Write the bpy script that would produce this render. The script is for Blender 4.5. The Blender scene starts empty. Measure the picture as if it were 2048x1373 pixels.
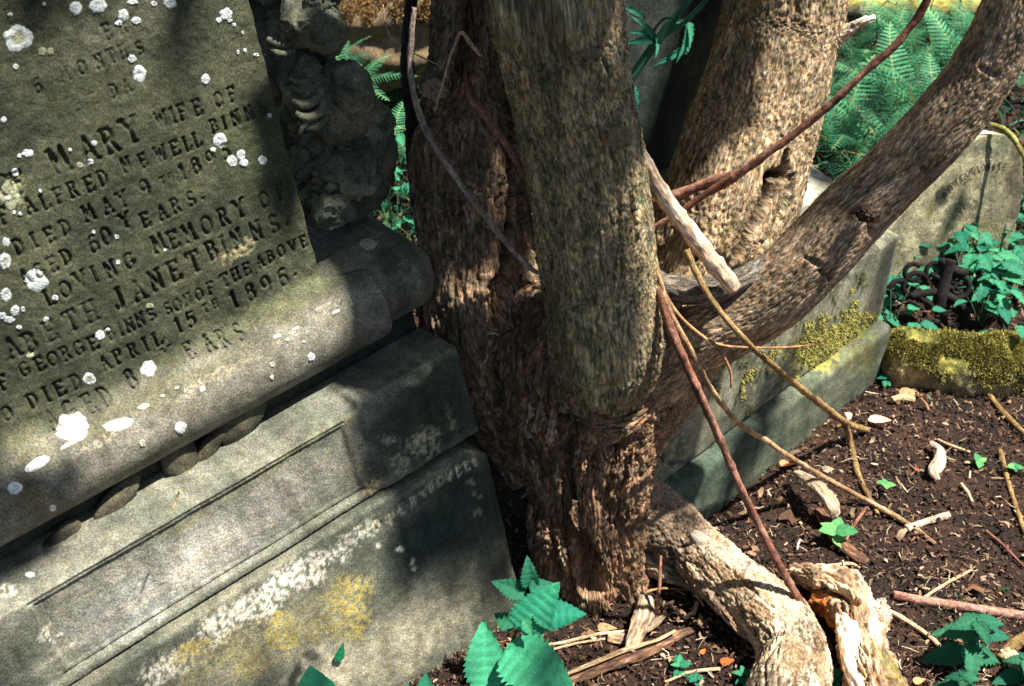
import bpy, math, random
import numpy as np
from mathutils import Vector, Matrix
from mathutils.bvhtree import BVHTree
random.seed(7); rng = np.random.default_rng(7)
scene = bpy.context.scene
COLL = scene.collection

# ------------------------------------------------------------------ camera, sky, sun, exposure
F = 2275.6; PITCH = math.radians(35); CAMH = 1.45
cam_d = bpy.data.cameras.new('camera'); cam = bpy.data.objects.new('camera', cam_d); COLL.objects.link(cam)
cam_d.lens = 40; cam_d.sensor_width = 36; cam_d.clip_start = .05; cam_d.clip_end = 400
cam.location = (0, 0, CAMH); cam.rotation_euler = (math.radians(90) - PITCH, 0, 0)
cam_d.dof.use_dof = True; cam_d.dof.focus_distance = 1.75; cam_d.dof.aperture_fstop = 8
scene.camera = cam
SUN = Vector((.41, -.02, .912)).normalized()
world = bpy.data.worlds.new('World'); scene.world = world; world.use_nodes = True
wn = world.node_tree.nodes; wl = world.node_tree.links
sky = wn.new('ShaderNodeTexSky'); sky.sky_type = 'NISHITA'; sky.sun_disc = False
sky.sun_elevation = math.asin(SUN.z); sky.sun_rotation = math.atan2(SUN.x, SUN.y)
bg = wn['Background']; bg.inputs['Strength'].default_value = .05
wl.new(sky.outputs[0], bg.inputs['Color'])
sun_d = bpy.data.lights.new('sun', 'SUN'); sun_d.energy = 5.0; sun_d.angle = math.radians(1.2); sun_d.color = (1, .965, .89)
sun = bpy.data.objects.new('sun', sun_d); COLL.objects.link(sun)
sun.rotation_euler = SUN.to_track_quat('Z', 'Y').to_euler(); sun.location = (3, -1, 8)
vs = scene.view_settings; vs.view_transform = 'Standard'; vs.look = 'None'; vs.gamma = 1; vs.use_curve_mapping = False
vs.exposure = 1.3

# ------------------------------------------------------------------ reading the photograph: a pixel and a distance give a place
CV = np.array([0, 0, CAMH]); RV = np.array([1., 0, 0])
UV = np.array([0, math.sin(PITCH), math.cos(PITCH)]); WV = np.array([0, math.cos(PITCH), -math.sin(PITCH)])
def ray(px, py): return RV*(px-1024)/F + UV*(686.5-py)/F + WV
def at(px, py, d): return CV + ray(px, py)*d
def gdep(px, py, z=0): return (z-CAMH)/ray(px, py)[2]
def gnd(px, py, z=0): return at(px, py, gdep(px, py, z))
def proj(p):
    v = np.asarray(p)-CV; d = v@WV
    return 1024+F*(v@RV)/d, 686.5-F*(v@UV)/d, d
def nrm(v): v = np.asarray(v, float); return v/np.linalg.norm(v)
MX = nrm(RV*3676+UV*2166+WV*2276)                    # the sunken monument's own axes
_D = RV*.218-UV+WV*.6; _D = _D-MX*(_D@MX); MZ = -nrm(_D); MY = np.cross(MZ, MX)
MO = gnd(893, 1324)
def mw(s, y, h):                                     # monument coordinates -> world
    return MO + np.multiply.outer(s, MX) + np.multiply.outer(y, MY) + np.multiply.outer(h, MZ)
def mpix(px, py, y):
    r = ray(px, py); q = CV + r*(((MO+MY*y-CV)@MY)/(r@MY)) - MO; return q@MX, q@MZ
NX = np.array([math.cos(.79), math.sin(.79), 0]); NZ = np.array([0, 0, 1.]); NY = np.cross(NZ, NX); NO = gnd(1383, 1029)
def nw(s, y, h): return NO + np.multiply.outer(s, NX) + np.multiply.outer(y, NY) + np.multiply.outer(h, NZ)

# ------------------------------------------------------------------ noise
_perm = rng.permutation(512); _perm = np.concatenate([_perm, _perm, _perm])
_gr = rng.normal(size=(512, 3)); _gr /= np.linalg.norm(_gr, axis=1)[:, None]
def perlin(p):
    p = np.asarray(p, float); i = np.floor(p).astype(int); f = p-i; u = f*f*f*(f*(f*6-15)+10)
    i &= 511
    def g(dx, dy, dz):
        h = _perm[(_perm[(_perm[(i[..., 0]+dx) & 511]+i[..., 1]+dy) & 511]+i[..., 2]+dz) & 511]
        gg = _gr[h]; return gg[..., 0]*(f[..., 0]-dx)+gg[..., 1]*(f[..., 1]-dy)+gg[..., 2]*(f[..., 2]-dz)
    def lp(a, b, t): return a+(b-a)*t
    x0 = lp(lp(g(0, 0, 0), g(1, 0, 0), u[..., 0]), lp(g(0, 1, 0), g(1, 1, 0), u[..., 0]), u[..., 1])
    x1 = lp(lp(g(0, 0, 1), g(1, 0, 1), u[..., 0]), lp(g(0, 1, 1), g(1, 1, 1), u[..., 0]), u[..., 1])
    return lp(x0, x1, u[..., 2])*1.6
def fbm(p, o=3):
    s = 0; a = 1.; p = np.asarray(p, float)
    for k in range(o): s = s+a*perlin(p*(2**k)+17.3*k); a *= .5
    return s
def ridge(p, o=3):
    s = 0; a = 1.; t = 0; p = np.asarray(p, float)
    for k in range(o): s = s+a*(1-np.minimum(1, np.abs(perlin(p*(2**k)+31.7*k))*2.4)); t += a; a *= .5
    return s/t
def sstep(a, b, x): t = np.clip((x-a)/(b-a), 0, 1); return t*t*(3-2*t)

# ------------------------------------------------------------------ scene objects
def thing(name, label, cat, loc=(0, 0, 0), group=None):
    o = bpy.data.objects.new(name, None); COLL.objects.link(o); o.location = [float(v) for v in loc]; o.empty_display_size = .05
    o['label'] = label; o['category'] = cat
    if group: o['group'] = group
    return o
def tag(o, label, cat, group=None, kind=None):
    if label: o['label'] = label
    if cat: o['category'] = cat
    if group: o['group'] = group
    if kind: o['kind'] = kind
    return o
def mesh(name, verts, faces, mat, parent=None, col=None, smooth=True, bc=None, origin=None, label=None):
    verts = np.asarray(verts, float).reshape(-1, 3)
    off = np.array(parent.location) if parent is not None else np.zeros(3)
    if parent is None:
        off = np.asarray(origin if origin is not None else [verts[:, 0].mean(), verts[:, 1].mean(), verts[:, 2].min()], float)
    me = bpy.data.meshes.new(name); v = verts-off
    if isinstance(faces, np.ndarray):
        k = faces.shape[1]; me.vertices.add(len(v)); me.vertices.foreach_set('co', v.ravel())
        me.loops.add(faces.size); me.loops.foreach_set('vertex_index', faces.ravel().astype(np.int32))
        me.polygons.add(len(faces)); me.polygons.foreach_set('loop_start', np.arange(0, faces.size, k, dtype=np.int32))
        me.polygons.foreach_set('loop_total', np.full(len(faces), k, dtype=np.int32)); me.update(calc_edges=True); me.validate()
    else: me.from_pydata([tuple(x) for x in v], [], faces)
    if smooth: me.polygons.foreach_set('use_smooth', np.ones(len(me.polygons), bool))
    if col is not None:
        c = np.ones((len(v), 4)); c[:, :3] = np.asarray(col); a = me.attributes.new('Col', 'FLOAT_COLOR', 'POINT'); a.data.foreach_set('color', c.ravel())
    if bc is not None:
        a = me.attributes.new('bc', 'FLOAT_VECTOR', 'POINT'); a.data.foreach_set('vector', np.asarray(bc, float).ravel())
    me.materials.append(mat); o = bpy.data.objects.new(name, me); COLL.objects.link(o)
    if parent is not None: o.parent = parent
    else: o.location = off
    if label: o['label'] = label
    return o
def dup(root, loc=None, rot=None, scl=None, label=None, group=None):
    r = root.copy(); COLL.objects.link(r)
    for ch in root.children:
        c = ch.copy(); COLL.objects.link(c); c.parent = r
        for g in ch.children:
            d = g.copy(); COLL.objects.link(d); d.parent = c
    if loc is not None: r.location = loc
    if rot is not None: r.rotation_euler = rot
    if scl is not None: r.scale = (scl,)*3
    if label: r['label'] = label
    if group: r['group'] = group
    return r
def gridfaces(nu, nv, wrap=False):                    # rows nv, columns nu
    j, i = np.meshgrid(np.arange(nv-1), np.arange(nu if wrap else nu-1), indexing='ij')
    i2 = (i+1) % nu
    return np.stack([j*nu+i, j*nu+i2, (j+1)*nu+i2, (j+1)*nu+i], -1).reshape(-1, 4)

# ------------------------------------------------------------------ materials
def mat_new(name):
    m = bpy.data.materials.new(name); m.use_nodes = True; nt = m.node_tree; b = nt.nodes['Principled BSDF']
    b.inputs['Roughness'].default_value = .9; b.inputs['Specular IOR Level'].default_value = .25
    return m, nt, b
def N(nt, t, **k):
    n = nt.nodes.new(t)
    for a, v in k.items(): setattr(n, a, v)
    return n
def mapping(nt, src, scale):
    mp = N(nt, 'ShaderNodeVectorMath', operation='MULTIPLY'); nt.links.new(src, mp.inputs[0]); mp.inputs[1].default_value = scale; return mp.outputs[0]
def noise(nt, vec, scale, detail=3, rough=.6):
    n = N(nt, 'ShaderNodeTexNoise'); n.inputs['Scale'].default_value = scale; n.inputs['Detail'].default_value = detail; n.inputs['Roughness'].default_value = rough
    nt.links.new(vec, n.inputs['Vector']); return n.outputs['Fac']
def ramp(nt, fac, stops):
    r = N(nt, 'ShaderNodeValToRGB'); nt.links.new(fac, r.inputs[0]); e = r.color_ramp.elements
    while len(e) < len(stops): e.new(.5)
    for q, (p, c) in zip(e, stops): q.position = p; q.color = (*c, 1) if len(c) == 3 else (c[0],)*3+(1,)
    return r.outputs[0]
def mix(nt, a, b, fac=1., mode='MIX'):
    m = N(nt, 'ShaderNodeMix', data_type='RGBA', blend_type=mode)
    for s, v in ((m.inputs[0], fac), (m.inputs[6], a), (m.inputs[7], b)):
        if hasattr(v, 'links'): nt.links.new(v, s)
        elif isinstance(v, (int, float)): s.default_value = v
        else: s.default_value = (*v, 1)
    return m.outputs[2]
def bump(nt, b, h, strength, dist):
    n = N(nt, 'ShaderNodeBump'); n.inputs['Strength'].default_value = strength; n.inputs['Distance'].default_value = dist
    nt.links.new(h, n.inputs['Height'])
    if b.inputs['Normal'].links: nt.links.new(b.inputs['Normal'].links[0].from_socket, n.inputs['Normal'])
    nt.links.new(n.outputs[0], b.inputs['Normal'])
def attr(nt, name): n = N(nt, 'ShaderNodeAttribute', attribute_name=name); return n
def speckled(name, grain=420, gc=.55, bumpd=.0012, vec='obj', stretch=(1, 1, 1), base=None, blotch=14, bl=.35, mott=60, tintvar=None, rough=.9):
    m, nt, b = mat_new(name); b.inputs['Roughness'].default_value = rough
    if vec == 'obj': v = N(nt, 'ShaderNodeTexCoord').outputs['Object']
    else: v = attr(nt, 'bc').outputs['Vector']
    v = mapping(nt, v, stretch)
    c = attr(nt, 'Col').outputs['Color'] if base is None else mix(nt, base, base)
    g1 = ramp(nt, noise(nt, v, grain, 2, .8), [(.32, (1-gc,)), (.5, (.95,)), (.68, (1+gc*1.3,))])
    c = mix(nt, c, g1, 1., 'MULTIPLY')
    g2 = ramp(nt, noise(nt, v, mott, 4, .65), [(.3, (1-bl,)), (.7, (1+bl,))]); c = mix(nt, c, g2, 1., 'MULTIPLY')
    g3 = ramp(nt, noise(nt, v, blotch, 3, .6), [(.3, (1-bl*.8,)), (.7, (1+bl*.8,))]); c = mix(nt, c, g3, 1., 'MULTIPLY')
    if tintvar:                                     # coloured grain: two tones scattered through the surface
        f = ramp(nt, noise(nt, v, grain*.8, 1, .5), [(.42, (0,)), (.62, (1,))]); c = mix(nt, c, mix(nt, c, tintvar, 1., 'MULTIPLY'), f)
    nt.links.new(c, b.inputs['Base Color'])
    bump(nt, b, noise(nt, v, grain*.75, 3, .7), .8, bumpd); bump(nt, b, noise(nt, v, mott*.8, 3, .6), .6, bumpd*2.5)
    return m
M = {}
M['stone'] = speckled('weathered_sandstone', 430, .55, .0012, tintvar=(1.16, 1., .78))
M['stone_far'] = speckled('weathered_stone_far', 260, .5, .0015, tintvar=(1.15, 1., .8))
M['bark'] = speckled('bark', 420, .45, .0018, 'bc', (1, 1, .28), mott=110, bl=.35, tintvar=(1.25, .97, .72))
def furrows(m, scale=210, st=.30, dark=.45):
    nt = m.node_tree; b = nt.nodes['Principled BSDF']; v = mapping(nt, attr(nt, 'bc').outputs['Vector'], (1, 1, st))
    n1 = N(nt, 'ShaderNodeTexNoise'); n1.inputs['Scale'].default_value = scale; n1.inputs['Detail'].default_value = 4; n1.inputs['Roughness'].default_value = .65; n1.inputs['Distortion'].default_value = .6; nt.links.new(v, n1.inputs['Vector'])
    src = b.inputs['Base Color'].links[0].from_socket; f = n1.outputs['Fac']
    c = mix(nt, src, ramp(nt, f, [(.34, (dark,)), (.44, (.95,)), (.50, (1.08,)), (.62, (1.4,))]), 1., 'MULTIPLY'); nt.links.new(c, b.inputs['Base Color'])
    bump(nt, b, ramp(nt, f, [(.34, (0,)), (.5, (.8,)), (.66, (1.,))]), .9, .0035)
furrows(M['bark'])
M['root'] = speckled('pale_root_bark', 300, .6, .0015, 'bc', (1, 1, .7), mott=90, bl=.3, tintvar=(1.15, .95, .75))
M['twig'] = speckled('twig_bark', 600, .6, .0009, 'bc', (1, 1, .5), mott=160, bl=.55, tintvar=(1.3, .9, .7))
M['wood'] = speckled('dead_wood', 300, .6, .0012, 'bc', (1, 1, .18), mott=90, bl=.45, tintvar=(1.25, .95, .7))
M['lichen'] = speckled('lichen_crust', 420, .35, .0018, mott=160, bl=.22)
M['moss'] = speckled('moss', 330, .6, .003, bl=.35, tintvar=(1.3, 1.05, .5))
M['iron'] = speckled('rusty_cast_iron', 260, .5, .0015, base=(.014, .010, .010), rough=.95)
M['chip'] = speckled('litter_chips', 500, .35, .0004, bl=.25)
M['soil'] = speckled('dark_soil', 330, .7, .003, bl=.5, tintvar=(1.5, .95, .68))
def leafmat(name, gloss=.55):
    m, nt, b = mat_new(name); b.inputs['Roughness'].default_value = gloss; b.inputs['Specular IOR Level'].default_value = .3
    v = N(nt, 'ShaderNodeTexCoord').outputs['Object']; c = attr(nt, 'Col').outputs['Color']
    oi = N(nt, 'ShaderNodeObjectInfo').outputs['Random']
    c = mix(nt, c, ramp(nt, oi, [(0, (.72, .75, .7)), (1, (3.2, 1.3, 1.05))]), 1., 'MULTIPLY')
    c = mix(nt, c, ramp(nt, noise(nt, v, 420, 2, .7), [(.32, (.7,)), (.68, (1.35,))]), 1., 'MULTIPLY')
    c = mix(nt, c, ramp(nt, noise(nt, v, 40, 2, .7), [(.3, (.75,)), (.7, (1.25,))]), 1., 'MULTIPLY')
    nt.links.new(c, b.inputs['Base Color']); bump(nt, b, noise(nt, v, 260, 3, .6), .6, .001)
    tr = N(nt, 'ShaderNodeBsdfTranslucent'); nt.links.new(c, tr.inputs[0]); mx = N(nt, 'ShaderNodeMixShader'); mx.inputs[0].default_value = .25
    out = nt.nodes['Material Output']; nt.links.new(b.outputs[0], mx.inputs[1]); nt.links.new(tr.outputs[0], mx.inputs[2]); nt.links.new(mx.outputs[0], out.inputs[0])
    return m
M['leaf'] = leafmat('green_leaf'); M['frond'] = leafmat('fern_frond')
for n_ in M['frond'].node_tree.nodes:
    if n_.type == 'VALTORGB' and abs(n_.color_ramp.elements[0].color[0]-.72) < .01 and abs(n_.color_ramp.elements[0].color[1]-.75) < .01: n_.color_ramp.elements[0].color = (.25, .25, .22, 1); n_.color_ramp.elements[1].color = (4.5, 1.6, 1.3, 1)

BVHS = []
def bvh_of(o):
    me = o.data; n = len(me.vertices); co = np.empty(n*3); me.vertices.foreach_get('co', co); co = co.reshape(-1, 3)
    p = o.parent; off = np.array(o.location)
    if p is not None: off = off+np.array(p.location)
    co = co+off; polys = [tuple(q.vertices) for q in me.polygons]
    b = BVHTree.FromPolygons([tuple(x) for x in co], polys); BVHS.append(b); return b
def hit(px, py, trees=None):
    r = ray(px, py); best = None
    for t in (trees or BVHS):
        h = t.ray_cast(Vector(CV), Vector(r).normalized())
        if h[0] is not None and (best is None or h[3] < best[3]): best = h
    return best

# ------------------------------------------------------------------ tubes (stems, twigs, roots)
def catmull(P, n):
    P = np.asarray(P, float); P = np.vstack([2*P[0]-P[1], P, 2*P[-1]-P[-2]]); out = []
    m = len(P)-3; t = np.linspace(0, m, n); k = np.minimum(t.astype(int), m-1); f = (t-k)[:, None]
    a, b, c, d = P[k], P[k+1], P[k+2], P[k+3]
    return .5*((2*b)+(-a+c)*f+(2*a-5*b+4*c-d)*f**2+(-a+3*b-3*c+d)*f**3)
def tube_raw(ctrl, res, nu=None, pix=True, minrows=4):
    """ctrl: (px,py,depth,radius_px) or world (x,y,z,r)"""
    C = []
    for c in ctrl:
        if pix: C.append([*at(c[0], c[1], c[2]), c[3]*c[2]/F])
        else: C.append(list(c))
    C = np.array(C); D = catmull(C, 200); L = np.linalg.norm(np.diff(D[:, :3], axis=0), axis=1); s = np.concatenate([[0], np.cumsum(L)])
    nv = max(minrows, int(s[-1]/res)); q = np.linspace(0, s[-1], nv)
    P = np.stack([np.interp(q, s, D[:, k]) for k in range(3)], 1); R = np.maximum(np.interp(q, s, D[:, 3]), .0004)
    T = np.gradient(P, axis=0); T /= np.linalg.norm(T, axis=1)[:, None]
    n = np.cross(T[0], [0, 1, .3]); n /= np.linalg.norm(n); NN = []
    for t in T: n = n-t*(n@t); n /= np.linalg.norm(n); NN.append(n)
    NN = np.array(NN); B = np.cross(T, NN)
    if nu is None: nu = max(6, int(2*math.pi*R.max()/res))
    return P, R, T, NN, B, q, nu
def tube(name, ctrl, res, mat, parent=None, disp=None, col=(.1, .08, .06), nu=None, pix=True, caps=True, carve=None, post=None, origin=None, colf=None, minrows=4):
    P, R, T, NN, B, q, nu = tube_raw(ctrl, res, nu, pix, minrows); nv = len(P)
    th = np.linspace(0, 2*math.pi, nu, endpoint=False); ct, st = np.cos(th), np.sin(th)
    dirs = NN[:, None, :]*ct[None, :, None]+B[:, None, :]*st[None, :, None]
    bc = np.stack([R[:, None]*ct, R[:, None]*st, np.repeat(q[:, None], nu, 1)], -1)
    r = np.repeat(R[:, None], nu, 1); d = np.zeros_like(r)
    if disp is not None: d = disp(bc, th[None, :], q[:, None], r)
    if carve is not None:
        V0 = P[:, None, :]+dirs*r[..., None]
        d = d-carve(V0, dirs, bc)
    V = P[:, None, :]+dirs*(r+d)[..., None]
    if post is not None: V = post(V, dirs, bc)
    c = np.broadcast_to(np.asarray(col, float), (nv, nu, 3)).copy()
    if colf is not None: c = colf(c, V, dirs, bc, d)
    V = V.reshape(-1, 3); c = c.reshape(-1, 3); f = gridfaces(nu, nv, True)
    if caps:
        a, b = V[:nu].mean(0), V[-nu:].mean(0); V = np.vstack([V, a, b]); c = np.vstack([c, c[0], c[-1]])
        bcf = np.vstack([bc.reshape(-1, 3), [0, 0, 0], [0, 0, q[-1]]]); k = nu*nv; i = np.arange(nu); j = (i+1) % nu
        f1 = np.stack([np.full(nu, k), j, i, np.full(nu, k)], 1); f2 = np.stack([np.full(nu, k+1), k-nu+i, k-nu+j, np.full(nu, k+1)], 1)
        faces = [tuple(x) for x in f.tolist()]+[(k, int(y), int(x)) for x, y in zip(i, j)]+[(k+1, int(k-nu+x), int(k-nu+y)) for x, y in zip(i, j)]
        if len(f) > 20000:    # big meshes: skip python faces, leave ends open
            return mesh(name, V[:k], f, mat, parent, c[:k], bc=bcf[:k], origin=origin)
        return mesh(name, V, faces, mat, parent, c, bc=bcf, origin=origin)
    return mesh(name, V, f, mat, parent, c, bc=bc.reshape(-1, 3), origin=origin)

def segd(px, py, pts):
    """distance in pixels to a polyline with widths; returns (distance / local width)"""
    best = np.full(px.shape, 1e9)
    for (x0, y0, w0), (x1, y1, w1) in zip(pts[:-1], pts[1:]):
        dx, dy = x1-x0, y1-y0; t = np.clip(((px-x0)*dx+(py-y0)*dy)/(dx*dx+dy*dy+1e-9), 0, 1)
        d = np.hypot(px-x0-t*dx, py-y0-t*dy)/(w0+(w1-w0)*t); best = np.minimum(best, d)
    return best
def carver(cracks, wob=6.):
    """fissures traced on the photograph and cut into the wood on the side facing it"""
    def f(V, dirs, bc):
        v = V-CV; d = v@WV; px = 1024+F*(v@RV)/d; py = 686.5-F*(v@UV)/d
        face = sstep(-.05, .25, -(dirs@nrm(WV)))
        wx = px+wob*perlin(bc*60); wy = py+wob*perlin(bc*60+9)
        out = 0
        for pts, depth in cracks:
            k = segd(wx, wy, pts); out = out+depth*(1-sstep(.35, 1.0, k)) if depth > 0 else out+depth*(1-sstep(0, 1, k))
        return out*face
    return f
def barkdisp(across=85, along=4.5, amp=.006, fine=.0025, lump=.006, lumps=9, twist=0., seed=0, flute=0, flk=0):
    def f(bc, th, q, r):
        a = twist*q; c, s = np.cos(a), np.sin(a)
        x = bc[..., 0]*c-bc[..., 1]*s; y = bc[..., 0]*s+bc[..., 1]*c; z = bc[..., 2]
        W = np.stack([x, y, z], -1); W = W+.004*np.stack([perlin(W*25+seed), perlin(W*25+seed+7), 0*x], -1)
        p = W*[across, across, across/along]+seed
        cr = np.maximum(1-np.minimum(1, np.abs(perlin(p))*4.2), .6*(1-np.minimum(1, np.abs(perlin(p*1.9+11))*4.2)))
        d = -amp*cr**1.3+amp*.45*perlin(p*.5+3)+amp*.35*np.abs(perlin(p*2.3+5))
        d = d+fine*fbm(W*[300, 300, 110]+seed, 2)+lump*fbm(W*[lumps, lumps, lumps*.5]+seed+5, 2)
        if flute: d = d+flute*perlin(np.stack([np.cos(th)*flk+0*z, np.sin(th)*flk+0*z, z*1.6], -1)+seed)
        return d
    return f
def barkcol(c1, c2, c3=None, seed=0, sc=30):
    c1, c2 = np.array(c1), np.array(c2)
    def f(c, V, dirs, bc, d):
        k = sstep(-.5, .5, fbm(bc*[sc, sc, sc*.3]+seed, 3))[..., None]; o = c1*(1-k)+c2*k
        if c3 is not None: k2 = sstep(.15, .6, fbm(bc*[55, 55, 35]+seed+20, 2))[..., None]; o = o*(1-k2)+np.array(c3)*k2
        return o
    return f

# ================================================================== GROUND
def gz(x, y): return .012*fbm(np.stack([x*4, y*4, 0*x], -1), 2)+.006*perlin(np.stack([x*25, y*25, 0*x+3], -1))
def ground():
    xs = np.concatenate([np.linspace(-60, -2.2, 14), np.arange(-2.0, 3.2, .012), np.linspace(3.5, 60, 14)])
    ys = np.concatenate([np.linspace(-40, .7, 10), np.arange(.9, 4.2, .012), np.linspace(4.6, 120, 20)])
    X, Y = np.meshgrid(xs, ys); Zg = gz(X, Y)+.004*fbm(np.stack([X*110, Y*110, 0*X], -1), 2)
    col = np.zeros(X.shape+(3,)); k = sstep(-.5, .6, fbm(np.stack([X*9, Y*9, 0*X], -1), 3))[..., None]
    col[:] = np.array([.012, .008, .006])*(1-k)+np.array([.030, .018, .012])*k
    o = mesh('ground', np.stack([X, Y, Zg], -1), gridfaces(len(xs), len(ys)), M['soil'], col=col.reshape(-1, 3), origin=(0, 0, 0))
    o['kind'] = 'structure'; o['label'] = 'dark soil of the graveyard floor'; return o
GROUND = ground()
def onground(px, py, up=0.):
    z = 0.
    for _ in range(3): p = gnd(px, py, z+up); z = float(gz(np.array(p[0]), np.array(p[1])))
    return p
def gd(px, py, up=0.): return proj(onground(px, py, up))[2]

# ================================================================== INSCRIBED MONUMENT (left)
# incised letters: each glyph is a set of strokes, cut as V grooves in the stone
def arc(cx, cy, rx, ry, a0, a1, n=9):
    return [(cx+rx*math.cos(math.radians(a0+(a1-a0)*i/n)), cy+ry*math.sin(math.radians(a0+(a1-a0)*i/n))) for i in range(n+1)]
def sf(x, y, w=.13): return [(x-w, y), (x+w, y)]
G = {
 'A': [[(.08, 0), (.40, 1), (.72, 0)], [(.2, .36), (.6, .36)], sf(.08, 0), sf(.72, 0)],
 'B': [[(.15, 0), (.15, 1)], [(.02, 1), (.35, 1)]+arc(.35, .77, .25, .23, 90, -90, 6)+[(.15, .54)], [(.35, .54)]+arc(.38, .27, .28, .27, 90, -90, 6)+[(.02, 0)]],
 'C': [arc(.42, .5, .36, .5, 50, 310, 12)], 'D': [[(.15, 0), (.15, 1)], [(.02, 1), (.3, 1)]+arc(.3, .5, .38, .5, 90, -90, 9)+[(.02, 0)]],
 'E': [[(.15, 0), (.15, 1)], [(.02, 1), (.62, 1), (.62, .86)], [(.02, 0), (.66, 0), (.66, .16)], [(.15, .52), (.48, .52)]],
 'F': [[(.15, 0), (.15, 1)], [(.02, 1), (.62, 1), (.62, .84)], [(.15, .52), (.46, .52)], sf(.15, 0)],
 'G': [arc(.42, .5, .36, .5, 50, 330, 12)+[(.74, .42), (.5, .42)]], 'H': [[(.13, 0), (.13, 1)], [(.65, 0), (.65, 1)], [(.13, .5), (.65, .5)], sf(.13, 0), sf(.13, 1), sf(.65, 0), sf(.65, 1)],
 'I': [[(.4, 0), (.4, 1)], sf(.4, 0), sf(.4, 1)], 'J': [[(.5, 1), (.5, .2)]+arc(.3, .2, .2, .22, 0, -170, 6), sf(.5, 1)],
 'K': [[(.13, 0), (.13, 1)], [(.68, 1), (.13, .45)], [(.28, .58), (.7, 0)], sf(.13, 0), sf(.13, 1)],
 'L': [[(.15, 1), (.15, 0), (.62, 0), (.62, .18)], sf(.15, 1)], 'M': [[(.05, 0), (.12, 1), (.4, .2), (.68, 1), (.75, 0)], sf(.05, 0), sf(.75, 0), sf(.06, 1, .08)],
 'N': [[(.12, 0), (.12, 1), (.66, 0), (.66, 1)], sf(.12, 0), sf(.66, 1)], 'O': [arc(.4, .5, .36, .5, 0, 360, 16)],
 'P': [[(.15, 0), (.15, 1)], [(.02, 1), (.35, 1)]+arc(.35, .74, .27, .26, 90, -90, 6)+[(.15, .48)], sf(.15, 0)],
 'R': [[(.15, 0), (.15, 1)], [(.02, 1), (.35, 1)]+arc(.35, .75, .25, .25, 90, -90, 6)+[(.15, .5)], [(.38, .5), (.68, 0)], sf(.15, 0)],
 'S': [arc(.38, .74, .25, .26, 30, 270, 8)+arc(.38, .24, .28, .24, 90, -150, 8)], 'T': [[(.4, 0), (.4, 1)], [(.06, .84), (.06, 1), (.74, 1), (.74, .84)], sf(.4, 0)],
 'V': [[(.05, 1), (.4, 0), (.75, 1)], sf(.05, 1), sf(.75, 1)], 'W': [[(0, 1), (.22, 0), (.42, .8), (.62, 0), (.85, 1)], sf(0, 1, .09), sf(.85, 1, .09)],
 'Y': [[(.05, 1), (.4, .5), (.75, 1)], [(.4, .5), (.4, 0)], sf(.05, 1), sf(.75, 1), sf(.4, 0)], 'Z': [[(.08, 1), (.7, 1), (.08, 0), (.72, 0)]],
 '0': [arc(.4, .5, .30, .5, 0, 360, 16)], '1': [[(.25, .82), (.42, 1), (.42, 0)], sf(.42, 0)], '5': [[(.65, 1), (.2, 1), (.17, .55)]+arc(.36, .32, .3, .32, 100, -140, 8)],
 '6': [arc(.5, .5, .38, .5, 65, 180, 6)+arc(.4, .3, .28, .3, 180, 540, 12)], '8': [arc(.4, .76, .22, .24, 0, 360, 10), arc(.4, .27, .28, .27, 0, 360, 12)],
 '9': [arc(.4, .7, .28, .3, 0, 360, 12), arc(.3, .5, .38, .5, 40, -60, 6)], '&': [[(.75, 0), (.25, .75)]+arc(.38, .8, .14, .18, 190, -20, 6)+[(.1, .25)]+arc(.32, .2, .22, .2, 170, 350, 6)+[(.7, .45)]],
 '.': [[(.3, .04), (.36, .1)]], ',': [[(.34, .08), (.28, -.12)]],
}
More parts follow.
